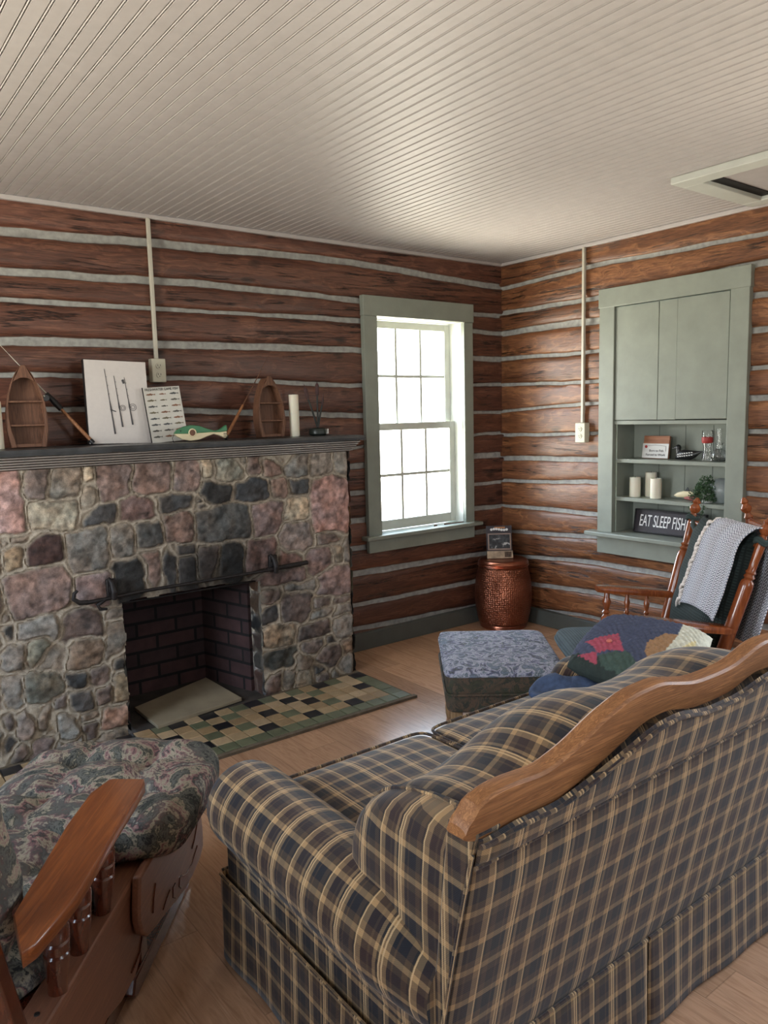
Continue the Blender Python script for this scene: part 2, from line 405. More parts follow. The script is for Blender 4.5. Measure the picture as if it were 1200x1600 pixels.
def herring(name):
    t = NT(name); uv = t.n('ShaderNodeTexCoord'); sp = t.n('ShaderNodeSeparateXYZ'); t.l(uv.outputs['UV'], sp.inputs[0])
    zz = t.math('PINGPONG', t.math('MULTIPLY', sp.outputs[0], 1.), .016)
    k = t.math('FRACT', t.math('DIVIDE', t.math('ADD', sp.outputs[1], t.math('MULTIPLY', zz, 1.)), .0125))
    band = t.math('FRACT', t.math('DIVIDE', sp.outputs[0], .14))
    dk = t.ramp(band, [(0, srgb((50, 40, 50))), (.35, srgb((120, 128, 146))), (.8, srgb((92, 86, 98)))])
    c = t.mix(srgb((214, 214, 220)), dk, t.ramp(k, [(.52, g(0)), (.6, g(1))]))
    t.base(c); t.bump(k, .3, .002); return t.set(.95)
M['throw'] = herring('herringbone_throw')
def floormat():
    t = NT('laminate_planks'); o = t.n('ShaderNodeTexCoord'); sp = t.n('ShaderNodeSeparateXYZ'); t.l(o.outputs['Object'], sp.inputs[0])
    W_, L_ = .146, .92
    xi = t.math('DIVIDE', t.math('ADD', sp.outputs[0], 3.303), W_); ix = t.math('FLOOR', xi); fx = t.math('FRACT', xi)
    off = t.math('FRACT', t.math('MULTIPLY', t.math('SINE', t.math('MULTIPLY', ix, 12.989)), 437.58))
    yi = t.math('ADD', t.math('DIVIDE', sp.outputs[1], L_), t.math('MULTIPLY', off, 3)); iy = t.math('FLOOR', yi); fy = t.math('FRACT', yi)
    idv = t.math('FRACT', t.math('MULTIPLY', t.math('SINE', t.math('ADD', t.math('MULTIPLY', ix, 7.13), t.math('MULTIPLY', iy, 31.7))), 973.1))
    cb = t.n('ShaderNodeCombineXYZ'); t.l(t.math('MULTIPLY', sp.outputs[0], 11), cb.inputs[0]); t.l(t.math('ADD', sp.outputs[1], t.math('MULTIPLY', idv, 31)), cb.inputs[1]); t.l(t.math('MULTIPLY', idv, 17), cb.inputs[2])
    gr = t.noise(cb.outputs[0], 2.4, 6, .6, 1.6); 
    cb2 = t.n('ShaderNodeCombineXYZ'); t.l(t.math('MULTIPLY', sp.outputs[0], 120), cb2.inputs[0]); t.l(t.math('MULTIPLY', sp.outputs[1], 7), cb2.inputs[1])
    fine = t.noise(cb2.outputs[0], 1, 3, .6)
    c = t.ramp(gr, [(.3, srgb((172, 130, 100))), (.5, srgb((198, 156, 124))), (.6, srgb((182, 140, 110))), (.75, srgb((208, 170, 138)))])
    c = t.mix(c, t.ramp(idv, [(0, g(.80)), (1, g(1.12))]), 1., 'MULTIPLY'); c = t.mix(c, t.ramp(fine, [(.3, g(.85)), (.6, g(1.03))]), .7, 'MULTIPLY')
    e = t.math('MINIMUM', t.math('MINIMUM', fx, t.math('SUBTRACT', 1., fx)), t.math('MULTIPLY', t.math('MINIMUM', fy, t.math('SUBTRACT', 1., fy)), 6))
    c = t.mix(c, t.ramp(e, [(0, g(.55)), (.016, g(1))]), .8, 'MULTIPLY')
    t.base(c); t.bump(t.math('ADD', fine, t.ramp(e, [(0, g(0)), (.02, g(1))])), .15, .0012)
    return t.set(.24, 0, .3)
M['floor'] = floormat()
def brickmat():
    t = NT('firebox_brick'); b = t.n('ShaderNodeTexBrick'); t.l(t.coord('UV'), b.inputs['Vector'])
    b.inputs['Scale'].default_value = 1; b.inputs['Brick Width'].default_value = .215; b.inputs['Row Height'].default_value = .078; b.inputs['Mortar Size'].default_value = .008
    b.inputs['Color1'].default_value = srgb((78, 54, 54)); b.inputs['Color2'].default_value = srgb((58, 44, 46)); b.inputs['Mortar'].default_value = srgb((28, 25, 26))
    n = t.noise(t.coord(), 9, 5); t.base(t.mix(b.outputs[0], t.ramp(n, [(.3, g(.6)), (.7, g(1.1))]), 1., 'MULTIPLY')); 
    t.bump(t.math('SUBTRACT', n, t.math('MULTIPLY', b.outputs['Fac'], 2)), .6, .006); return t.set(.9)
M['brick'] = brickmat()
M['stone'] = vcol('fieldstone', .8, .75, 55, .9, .006)
M['quilt'] = vcol('quilt_cloth', .9, .35, 45, .5, .003)
M['tile'] = vcol('glazed_tiles', .38, .35, 20, .25, .002, coat=.25)
M['grout'] = plain('hearth_grout', (104, 92, 76), .9, var=.2, vs=40)

# ================================================================ STRUCTURE
def log_wall(name, length, chinks, mapf, mat, holes, seed):
    # chinks: (position, [heights...]) measured columns; rows follow the log edges
    rnd = np.random.RandomState(seed)
    xs = [-.05]+list(np.arange(0, length+.001, .03))+[length+.05]
    for h in holes: xs += [h[0], h[1]]
    xs = np.array(sorted(set(round(x, 4) for x in xs)))
    cx = np.array([c[0] for c in chinks]); Z = np.array([c[1] for c in chinks])
    nch = Z.shape[1]; zc = np.array([np.interp(xs, cx, Z[:, k]) for k in range(nch)])
    rows = [np.zeros_like(xs)]; typ = []; yo = [np.zeros_like(xs)]; tint = []
    zc = zc+np.array([.011*fbm(xs*1.7+k*9.1, xs*0+k) for k in range(nch)])
    wd = np.array([.019+.010*(rnd.rand()+vn(xs*1.3+k*3.3, xs*0+k*7)) for k in range(nch)])*1.0
    eps = lambda k, q: .004*fbm(xs*16+k*5.5+q, xs*0+k, 3)
    lo = np.zeros_like(xs)
    edges = [(zc[k]-wd[k]/2*1.25+eps(k, 0), zc[k]+wd[k]/2*1.25+eps(k, 40)) for k in range(nch)]
    for k in range(nch+1):
        hi = edges[k][0] if k < nch else np.full_like(xs, H+.01)
        tv = .78+.42*rnd.rand(); hue = rnd.rand()*.12
        prof = [(.0, .0), (.02, .008), (.07, .013), (.3, .015), (.55, .016), (.8, .015), (.95, .012), (.985, .007), (1., 0)]
        bul = 1+.5*vn(xs*1.1+k*4, xs*0+k)
        for q, (t_, p_) in enumerate(prof[1:]):
            rows.append(lo+(hi-lo)*t_); yo.append(p_*bul*(1 if q < 7 else 1)+.0025*fbm(xs*9+k, xs*0+q*3.)); typ.append(0); tint.append((tv*(1+hue*.3), tv, tv*(1-hue), 1))
        if k < nch:
            a, b = edges[k]
            for t_ in (.08, .5, .92, 1.):
                rows.append(a+(b-a)*t_); yo.append(np.full_like(xs, -.004 if t_ < 1 else .0)+.002*vn(xs*20, xs*0+k)); typ.append(1); tint.append((1, 1, 1, 1))
            lo = b
    nr = len(rows); mb = MB(); vs = []
    for r in range(nr):
        for i, x in enumerate(xs): vs.append(mapf(x, rows[r][i], yo[r][i]))
    fs = []; mi = []; tn = []
    n = len(xs)
    for r in range(nr-1):
        for i in range(n-1):
            xm = (xs[i]+xs[i+1])/2; zm = (rows[r][i]+rows[r+1][i]+rows[r][i+1]+rows[r+1][i+1])/4
            if any(h[0] < xm < h[1] and h[2] < zm < h[3] for h in holes): continue
            fs.append((r*n+i, r*n+i+1, (r+1)*n+i+1, (r+1)*n+i)); mi.append(typ[r]); tn.append(tint[r])
    mb.add(vs, fs); mb.mi = mi
    o = mb.build(name, [mat, M['chink']], smooth=50, kind='structure')
    ca = o.data.color_attributes.new(name='tint', type='FLOAT_COLOR', domain='CORNER')
    fl = []
    for p in o.data.polygons: fl += list(tn[p.index])*len(p.vertices)
    ca.data.foreach_set('color', fl)
    return o
ZR = [.094, .278, .461, .624, .782, .960, 1.142, 1.300, 1.444, 1.626, 1.798, 1.973, 2.095, 2.289]
Zm = [.14, .289, .477, .636, .814, .974, 1.145, 1.251, 1.445, 1.619, 1.829, 2.004, 2.122, 2.335]
Zl = [.14, .30, .48, .64, .80, .97, 1.13, 1.30, 1.486, 1.656, 1.829, 1.999, 2.131, 2.318]
Zf = [.14, .30, .48, .64, .80, .97, 1.13, 1.32, 1.504, 1.661, 1.816, 1.991, 2.118, 2.28]
log_wall('wall_left', 5.0, [(0, ZR), (.16, ZR), (1.27, Zm), (2.26, Zl), (3.11, Zf), (5., Zl)], lambda x, z, d: (-x, -d, z), M['log_n'],
         [(.395-.02, 1.105+.02, .72-.02, 2.03+.02), (1.62, 3.34, -.1, 1.20)], 4)
E0 = [.06, .244, .427, .608, .783, .970, 1.115, 1.285, 1.45, 1.622, 1.801, 1.971, 2.113, 2.275]
E1 = [.133, .295, .481, .653, .795, .988, 1.136, 1.298, 1.479, 1.619, 1.797, 1.977, 2.117, 2.306]
E2 = [.13, .29, .48, .65, .80, .987, 1.152, 1.313, 1.482, 1.633, 1.825, 1.999, 2.15, 2.29]
CAB = (.95, 1.665, .70, 2.035)   # distance from the corner, height
log_wall('wall_right', 5.2, [(0, E0), (.78, E1), (1.8, E2), (5.2, E1)], lambda x, z, d: (-d, -x, z), M['log_e'],
         [(CAB[0]-.02, CAB[1]+.02, CAB[2]-.03, CAB[3]+.03), (-EWIN[1]-.02, -EWIN[0]+.02, EWIN[2]-.02, EWIN[3]+.02)], 9)
log_wall('wall_back', 5.0, [(0, E0), (2.5, Zl), (5.0, E1)], lambda x, z, d: (-x, RY0+d, z), M['log_n'],
         [(-a_[1]-.02, -a_[0]+.02, a_[2]-.02, a_[3]+.02) for a_ in SWINS], 12)
log_wall('wall_side', 5.2, [(0, E0), (2.5, Zl), (5.2, E1)], lambda x, z, d: (RX0+d, -x, z), M['log_e'],
         [(-a_[1]-.02, -a_[0]+.02, a_[2]-.02, a_[3]+.02) for a_ in WWINS], 21)
# floor (with the hearth cut kept simple: tiles sit just proud of it)
MB().b2(RX0-.1, .1, RY0-.1, -.0, -.06, 0).build('floor', M['floor'], smooth=0, kind='structure')
# beadboard ceiling: grooves run away from the fireplace wall
prof = []; x = RX0-.05; P_ = .0462
while x < .05:
    prof += [(x, H), (x+.0355, H), (x+.0362, H+.010), (x+.0385, H+.010), (x+.0392, H+.0012), (x+.0410, H-.0006), (x+.0428, H+.0012), (x+.0435, H+.010), (x+.0455, H+.010), (x+.0460, H)]
    x += P_
prof = np.array(prof)
cm = MB(); cm.surf([[(a, RY0-.05, b) for a, b in prof], [(a, .05, b) for a, b in prof]])
HX0, HX1, HY0, HY1 = -.70, -.17, -2.55, -1.88       # attic hatch opening
cm.build('ceiling', M['ceil'], smooth=0, kind='structure')
MB().b2(RX0-.1, .1, RY0-.1, .1, H+.012, H+.05).build('ceiling_deck', M['ceil'], smooth=0, kind='structure')
t = MB(); t.b2(RX0, 0, -.035, -.0, H-.022, H-.001); t.build('trim_1', M['ceil'], bevel=.003, kind='structure')
t = MB(); t.b2(-.035, 0, RY0, -.035, H-.022, H-.001); t.build('trim_2', M['ceil'], bevel=.003, kind='structure')
# baseboards
t = MB(); t.b2(-1.50, -.03, -.04, -.0, 0, .107); t.build('baseboard_left', M['base_paint'], bevel=.004, kind='structure')
t = MB(); t.b2(-.04, 0, RY0+.03, -.04, 0, .105); t.build('baseboard_right', M['base_paint'], bevel=.004, kind='structure')
t = MB(); t.b2(RX0+.03, -.04, RY0, RY0+.035, 0, .105); t.build('baseboard_back', M['base_paint'], bevel=.004, kind='structure')
t = MB(); t.b2(RX0, RX0+.035, RY0+.035, -.04, 0, .105); t.build('baseboard_side', M['base_paint'], bevel=.004, kind='structure')
# attic hatch trim
h = struct_empty('trim_3', (-.44, -2.2, H))
tw = .095
for nm, a in (('hatch_trim_board', (-.79, -.79+tw, -2.68, -1.78)), ('hatch_trim_board', (-.11-tw+.02, -.09, -2.68, -1.78)), ('hatch_trim_board', (-.79+tw, -.11-tw+.02, -1.78-tw, -1.78)), ('hatch_trim_board', (-.79+tw, -.11-tw+.02, -2.68, -2.68+tw))):
    b = MB(); b.b2(*a, H-.030, H); b.build(nm, M['white_paint'], h, world=True, bevel=.003)
b = MB(); b.b2(-.79+tw+.012, -.185-.03, -2.58, -1.78-tw-.03, H-.008, H-.0005); b.build('hatch_panel', M['ceil'], h, world=True, bevel=.002)
b = MB(); b.b2(-.79+tw, -.185, -1.930, -1.78-tw, H-.012, H-.0006); b.build('hatch_gap_shade', M['dark'], h, world=True)  # solid dark strip painted as the shade inside the hatch slot

# ---------------------------------------------------------------- north window
def sash(T, x0, x1, z0, z1, y0, y1, rail, bot, cols, rows, name):
    b = MB(); b.b2(x0, x0+rail, y0, y1, z0, z1); b.b2(x1-rail, x1, y0, y1, z0, z1)
    b.b2(x0+rail, x1-rail, y0, y1, z1-rail, z1); b.b2(x0+rail, x1-rail, y0, y1, z0, z0+bot)
    s = b.build(name, M['white_paint'] if T.name.startswith('window_1') else M['white_paint'], T, world=True, bevel=.003)
    ix0, ix1, iz0, iz1 = x0+rail, x1-rail, z0+bot, z1-rail; b = MB()
    for k in range(1, cols): xx = ix0+(ix1-ix0)*k/cols; b.b2(xx-.009, xx+.009, y0+.006, y1-.006, iz0, iz1)
    for k in range(1, rows): zz = iz0+(iz1-iz0)*k/rows; b.b2(ix0, ix1, y0+.007, y1-.007, zz-.009, zz+.009)
    m_ = b.build('muntins', M['white_paint'], T, world=True, bevel=.002)
    b = MB(); ym = (y0+y1)/2; b.b2(ix0-.004, ix1+.004, ym-.0015, ym+.0015, iz0-.004, iz1+.004); b.build('glass_pane', M['pane'], T, world=True, smooth=0)
def window(name, mp, a0, a1, z0, z1, cas=True):
    pass
W1 = struct_empty('window_1', (-.75, 0, .6))
x0, x1, z0, z1 = NWIN
b = MB(); b.b2(-1.206, x0, -.045, -.012, .685, 2.03); b.build('casing', M['sage'], W1, world=True, bevel=.003)
b = MB(); b.b2(x1, -.316, -.045, -.012, .685, 2.03); b.build('casing', M['sage'], W1, world=True, bevel=.003)
b = MB(); b.b2(-1.210, -.312, -.050, -.012, 2.03, 2.148); b.build('head_casing', M['sage'], W1, world=True, bevel=.003)
b = MB(); b.b2(-1.245, -.272, -.085, .10, .682, .708); b.build('sill', M['sage'], W1, world=True, bevel=.006)
b = MB(); b.b2(-1.206, -.316, -.045, -.012, .600, .682); b.build('apron', M['sage'], W1, world=True, bevel=.003)
b = MB(); b.b2(x0-.02, x0, -.03, .17, .708, z1+.02); b.b2(x1, x1+.02, -.03, .17, .708, z1+.02); b.b2(x0, x1, -.03, .17, z1, z1+.02); b.b2(x0, x1, .10, .17, .69, .712)
b.build('jamb', M['white_paint'], W1, world=True, bevel=.002)
zm = 1.372
sash(W1, x0+.004, x1-.004, zm-.015, z1-.004, .095, .125, .045, .032, 3, 2, 'upper_sash')
sash(W1, x0+.004, x1-.004, .713, zm+.018, .055, .085, .045, .062, 3, 2, 'lower_sash')
# the other windows of the room, behind and beside the camera; the last is added for light
def plain_window(name, kind_, a0, a1, z0, z1):
    fn = {'E': lambda a, d: (-d, a), 'S': lambda a, d: (a, RY0+d), 'W': lambda a, d: (RX0+d, a)}[kind_]
    def bb(T, nm, A0, A1, d0, d1, Z0, Z1, m):
        p, q = fn(A0, d0), fn(A1, d1); b = MB(); b.b2(min(p[0], q[0]), max(p[0], q[0]), min(p[1], q[1]), max(p[1], q[1]), Z0, Z1); b.build(nm, m, T, world=True, bevel=.003 if m is not M['pane'] else 0)
    c = fn((a0+a1)/2, 0); T = struct_empty(name, (c[0], c[1], z0))
    bb(T, 'casing', a0-.1, a0, .012, .045, z0, z1, M['sage']); bb(T, 'casing', a1, a1+.1, .012, .045, z0, z1, M['sage'])
    bb(T, 'head_casing', a0-.1, a1+.1, .012, .05, z1, z1+.11, M['sage']); bb(T, 'sill', a0-.14, a1+.14, -.1, .08, z0-.025, z0, M['sage'])
    for u0, u1 in ((a0-.02, a0), (a1, a1+.02)): bb(T, 'jamb', u0, u1, -.16, .03, z0, z1, M['white_paint'])
    bb(T, 'jamb', a0, a1, -.16, .03, z1, z1+.02, M['white_paint'])
    for u0, u1, Z0, Z1 in ((a0, a0+.05, z0, z1), (a1-.05, a1, z0, z1), (a0+.05, a1-.05, z1-.05, z1), (a0+.05, a1-.05, z0, z0+.06), (a0+.05, a1-.05, (z0+z1)/2-.02, (z0+z1)/2+.02)):
        bb(T, 'sash_rail', u0, u1, -.11, -.08, Z0, Z1, M['white_paint'])
    bb(T, 'glass_pane', a0+.05, a1-.05, -.098, -.095, z0+.06, z1-.05, M['pane'])
plain_window('window_2', 'E', *EWIN)
for i, a_ in enumerate(SWINS): plain_window('window_%d' % (3+i), 'S', *a_)
for i, a_ in enumerate(WWINS): plain_window('window_%d' % (4+i), 'W', *a_)

# ================================================================ BUILT-IN CABINET
KC = thing('built_in_cabinet', 'sage painted built-in cupboard with open shelves set in the right log wall', 'cabinet', (0, -1.3, .56))
SG = M['sage']
b = MB(); b.b2(-.045, -.008, -.954, -.848, .69, 2.055); b.build('side_casing', SG, KC, world=True, bevel=.003)
b = MB(); b.b2(-.045, -.008, -1.762, -1.661, .69, 2.055); b.build('side_casing', SG, KC, world=True, bevel=.003)
b = MB(); b.b2(-.050, -.008, -1.768, -.844, 2.04, 2.150); b.build('head_casing', SG, KC, world=True, bevel=.003)
b = MB(); b.b2(-.095, .19, -1.84, -.785, .672, .700); b.build('bottom_sill', SG, KC, world=True, bevel=.006)
b = MB(); b.b2(-.045, -.008, -1.762, -.848, .565, .672); b.build('apron', SG, KC, world=True, bevel=.003)
b = MB(); b.b2(.0, .19, -.954, -.934, .70, 2.05); b.b2(.0, .19, -1.681, -1.661, .70, 2.05); b.b2(.17, .19, -1.661, -.954, .70, 2.05); b.b2(0, .17, -1.661, -.954, 2.03, 2.05)
b.build('recess_box', SG, KC, world=True, bevel=.002)
b = MB()
for yy in (-1.13, -1.30, -1.47): b.b2(.1685, .1702, yy-.0012, yy+.0012, .70, 1.34)
b.build('back_board_joint', M['base_paint'], KC, world=True)
for zz in (.905, 1.135): b = MB(); b.b2(-.012, .17, -1.661, -.954, zz-.011, zz+.011); b.build('shelf', SG, KC, world=True, bevel=.002)
b = MB(); b.b2(-.030, .17, -1.661, -.954, 1.352, 1.374); b.build('cross_rail', SG, KC, world=True, bevel=.002)
# upper doors: vertical boards
for y0, y1 in ((-1.242, -.957), (-1.357, -1.245)):
    b = MB(); b.b2(-.034, -.014, y0, y1, 1.378, 2.036); b.build('door_board', SG, KC, world=True, bevel=.002)
b = MB(); b.b2(-.037, -.014, -1.655, -1.359, 1.380, 2.036); b.build('door_board', SG, KC, world=True, bevel=.002)

# ================================================================ FIREPLACE
YF = -.326; FX0, FX1 = -3.40, -1.540; FT = 1.255
OX0, OX1, OZ = -2.825, -2.115, .628
FP = thing('fireplace', 'fieldstone fireplace with brick firebox against the left log wall', 'fireplace', (-2.47, -.16, 0))
STN = "-3.248,1.124,0.060,0.124,P;-3.157,1.192,0.055,0.063,B;-3.033,1.183,0.061,0.056,T;-2.931,1.202,0.022,0.028,L;-2.944,1.115,0.036,0.057,V;-3.092,1.054,0.089,0.060,L;-2.882,1.033,0.074,0.040,D;-2.819,1.167,0.076,0.076,B2;-2.644,1.182,0.094,0.069,B2;-2.474,1.170,0.065,0.072,B2;-2.719,1.040,0.079,0.059,M;-2.535,1.065,0.093,0.040,D;-3.226,0.966,0.046,0.019,T;-3.288,0.960,0.015,0.019,T;-3.135,0.907,0.068,0.060,M2;-3.259,0.889,0.034,0.050,O;-2.958,0.884,0.092,0.087,G;-2.783,0.908,0.050,0.072,GV;-2.670,0.923,0.056,0.066,DG;-2.538,0.936,0.074,0.066,R;-3.177,0.730,0.131,0.093,PB;-2.948,0.711,0.082,0.071,P2;-2.776,0.730,0.075,0.083,K;-2.671,0.762,0.047,0.085,R;-2.604,0.752,0.038,0.081,D;-2.506,0.729,0.052,0.060,D;-2.504,0.831,0.055,0.021,D;-3.320,0.659,0.021,0.030,B;-3.185,0.573,0.095,0.048,G;-3.000,0.542,0.095,0.064,DB;-3.315,0.581,0.027,0.038,K;-2.860,0.574,0.038,0.018,G;-3.305,0.466,0.059,0.067,G;-3.201,0.479,0.042,0.062,GG;-3.136,0.420,0.049,0.053,T;-3.000,0.418,0.067,0.066,OB;-2.864,0.455,0.037,0.079,T;-2.848,0.352,0.029,0.038,K;-3.177,0.307,0.071,0.073,GGV;-3.047,0.304,0.034,0.040,K;-2.950,0.314,0.044,0.036,B;-2.867,0.218,0.032,0.067,O;-3.037,0.213,0.048,0.057,D;-2.940,0.207,0.036,0.039,B;-3.316,0.319,0.038,0.078,G;-3.131,0.209,0.026,0.027,B;-3.249,0.168,0.049,0.058,T2;-3.169,0.146,0.022,0.056,OR;-3.093,0.088,0.037,0.075,G2;-2.894,0.081,0.065,0.057,OR2;-3.004,0.044,0.036,0.051,DB;-3.000,0.119,0.039,0.017,T;-3.219,0.032,0.063,0.061,B2;-3.346,0.088,0.034,0.054,D;-3.342,0.193,0.026,0.043,B;-3.097,-0.023,0.050,0.029,G;-2.330,1.087,0.091,0.066,DV;-2.147,1.088,0.093,0.058,KB;-2.364,1.215,0.025,0.043,L;-2.256,1.192,0.079,0.057,L2;-2.184,1.235,0.035,0.024,T;-2.114,1.215,0.046,0.048,R;-2.024,1.194,0.059,0.048,R;-1.982,1.092,0.058,0.054,RV;-1.872,1.193,0.074,0.057,G;-1.947,1.230,0.047,0.020,T;-1.724,1.192,0.071,0.065,G;-1.590,1.184,0.058,0.066,G2;-1.672,0.964,0.128,0.153,P;-1.852,1.085,0.062,0.037,D;-1.873,0.965,0.074,0.071,L;-2.055,0.933,0.092,0.098,P2;-2.296,0.934,0.161,0.095,DG;-1.889,0.817,0.101,0.085,PG;-1.704,0.783,0.072,0.030,B;-2.416,1.032,0.049,0.022,D;-2.414,1.063,0.033,0.021,D;-2.110,0.749,0.102,0.076,R2;-2.271,0.746,0.073,0.080,K;-2.398,0.779,0.058,0.079,B;-1.952,0.711,0.072,0.050,R2;-1.746,0.665,0.080,0.068,P2;-1.957,0.617,0.113,0.041,P2;-1.641,0.695,0.027,0.049,L3;-1.566,0.703,0.027,0.049,G;-1.657,0.554,0.099,0.082,P2;-1.872,0.548,0.099,0.019,G;-2.038,0.527,0.047,0.035,B;-1.916,0.451,0.083,0.065,DB;-2.047,0.435,0.038,0.036,D;-1.735,0.437,0.041,0.021,B;-1.624,0.427,0.048,0.020,B;-1.726,0.386,0.060,0.018,G;-1.610,0.379,0.048,0.023,G;-1.996,0.309,0.079,0.047,O2;-1.802,0.297,0.093,0.040,DB;-1.614,0.275,0.065,0.050,G;-1.997,0.187,0.087,0.062,K2;-1.806,0.213,0.051,0.031,B;-1.701,0.228,0.036,0.018,D;-1.890,0.150,0.049,0.033,OB;-1.705,0.133,0.065,0.056,DB;-1.591,0.159,0.043,0.047,OB;-1.601,0.059,0.054,0.046,G;-1.781,0.077,0.030,0.022,D;-2.055,0.065,0.034,0.053,R;-1.973,0.054,0.044,0.044,T;-1.874,0.044,0.050,0.044,L3;-1.752,0.020,0.036,0.025,B;-1.667,0.009,0.042,0.029,G"
CS = dict(P=(166, 116, 108), B=(112, 92, 84), T=(128, 114, 98), L=(176, 160, 130), V=(150, 134, 112), D=(66, 66, 68), B2=(134, 104, 96), M=(128, 90, 84), M2=(76, 46, 44), O=(158, 130, 88),
          G=(120, 114, 106), GV=(118, 114, 106), DG=(84, 84, 82), R=(140, 104, 90), PB=(130, 100, 92), P2=(136, 104, 100), K=(48, 48, 48), DB=(96, 76, 70), GG=(116, 116, 96), GGV=(110, 108, 92), OB=(130, 104, 80),
          T2=(142, 118, 104), OR=(146, 104, 74), OR2=(164, 118, 94), G2=(134, 130, 122), L2=(160, 144, 116), L3=(158, 138, 108), KB=(58, 66, 74), R2=(134, 92, 84), RV=(150, 112, 94), DV=(52, 54, 56), O2=(160, 134, 100), K2=(64, 66, 60), PG=(136, 116, 108))
stones = [(float(a), float(b_), float(c), float(d), e) for a, b_, c, d, e in (q.split(',') for q in STN.split(';'))]
gs = .0062
gx = np.arange(FX0, FX1+gs*.5, gs); gz = np.arange(0, FT+gs*.5, gs); GX, GZ = np.meshgrid(gx, gz)
wx = GX+.026*fbm(GX*8, GZ*8)+.005*fbm(GX*40+3, GZ*40); wz = GZ+.026*fbm(GX*8+31, GZ*8+7)+.005*fbm(GX*40+9, GZ*40+5)
for q in ((-3.36, .9, .05, .08, 'G'), (-3.36, .72, .05, .07, 'B'), (-3.37, .5, .05, .1, 'T'), (-3.38, .3, .04, .08, 'DB'), (-3.38, .12, .04, .08, 'G'), (-3.36, 1.1, .05, .1, 'B2'), (-3.3, .05, .05, .04, 'B'), (-3.1, .02, .1, .03, 'G'), (-2.95, .0, .08, .03, 'T'), (-3.2, .17, .05, .06, 'OB')): stones.append(q)
D1 = np.full(GX.shape, 9.); D2 = np.full(GX.shape, 9.); ID = np.zeros(GX.shape, int)
for i, (cx, cz, hw, hh, c) in enumerate(stones):
    p = 2.3 if c.endswith('V') else 6.
    r = random.uniform(-.12, .12)
    dx = (wx-cx)*math.cos(r)+(wz-cz)*math.sin(r); dz = -(wx-cx)*math.sin(r)+(wz-cz)*math.cos(r)
    d = ((np.abs(dx)/hw)**p+(np.abs(dz)/hh)**p)**(1/p); sz = min(hw, hh)
    d = (d-1)*sz                                    # approx signed distance to the stone's outline
    new = d < D1; D2 = np.where(new, D1, np.minimum(D2, d)); ID = np.where(new, i, ID); D1 = np.where(new, d, D1)
gap = (D2-D1)/2
ins = np.minimum(gap-.0055, .030-D1)              # depth inside the stone
st = np.clip(ins/.006, 0, 1); st = st*st*(3-2*st)
bead = np.exp(-(gap/.0036)**2)
rnd = np.random.RandomState(5); sh = rnd.rand(len(stones))
hgt = st*(.010+.016*sh[ID]+.006*np.clip(ins/.05, 0, 1)+.016*fbm(GX*18, GZ*18, 5)) + (1-st)*(.003+.003*fbm(GX*50, GZ*50)+.009*bead)
colr = np.array([srgb(CS[s[4]]) for s in stones]); var = .85+.3*rnd.rand(len(stones))
colr[:, :3] *= var[:, None]; lum = colr[:, :3].mean(1, keepdims=True); colr[:, :3] = (colr[:, :3]*.55+lum*.45*np.array([[1.10, .98, .86]]))*1.14
mort = np.array(srgb((150, 138, 122))); mort2 = np.array(srgb((182, 170, 152)))
CC = colr[ID]; mo = mort+(mort2-mort)*bead[..., None]
mot = np.clip(1+1.0*fbm(GX*44, GZ*44, 4)+.45*fbm(GX*9, GZ*9+4, 3), .25, 2.2); CC[..., :3] *= mot[..., None]; warm = fbm(GX*13+5, GZ*13, 3); CC[..., 0] *= 1+.22*warm; CC[..., 2] *= 1-.16*warm
CC = mo*(1-st[..., None])+CC*st[..., None]
# soot deposit fanning up over the arch, as an actual stain
soot = np.exp(-(((GX+2.40)/.36)**2))*np.exp(-np.clip(GZ-.66, 0, 9)/.22)*(GZ > .5)
soot = np.clip(soot*(1.0+.9*fbm(GX*7, GZ*7)), 0, .78)
CC[..., :3] *= (1-soot)[..., None]; CC[..., 3] = 1
op_l = OX0+.012*fbm(GZ*9, GZ*0+3)-.01*(GZ < .35); op_r = OX1+.006*fbm(GZ*12, GZ*0+8); op_t = OZ+.012*np.sin((GX-OX0)/(OX1-OX0)*PI)+.012*fbm(GX*9, GX*0+1)
mask = (GX > op_l) & (GX < op_r) & (GZ < op_t)
nz, nx = GX.shape; fs = []
# round the right outer edge
edge = np.clip((FX1-GX)/.03, 0, 1); hh = hgt*np.sqrt(edge)-.02*(1-edge)**2
idx = np.arange(nz*nx).reshape(nz, nx)
keep = ~(mask[:-1, :-1] & mask[1:, 1:])
q = np.stack([idx[:-1, :-1], idx[:-1, 1:], idx[1:, 1:], idx[1:, :-1]], -1)[keep]
mb = MB(); V_ = np.stack([GX, YF-hh, GZ], -1).reshape(-1, 3)
mb.add(V_.tolist(), [tuple(r_) for r_ in q.tolist()])
mb.build('stone_face', M['stone'], FP, world=True, smooth=70, cols=CC.reshape(-1, 4))
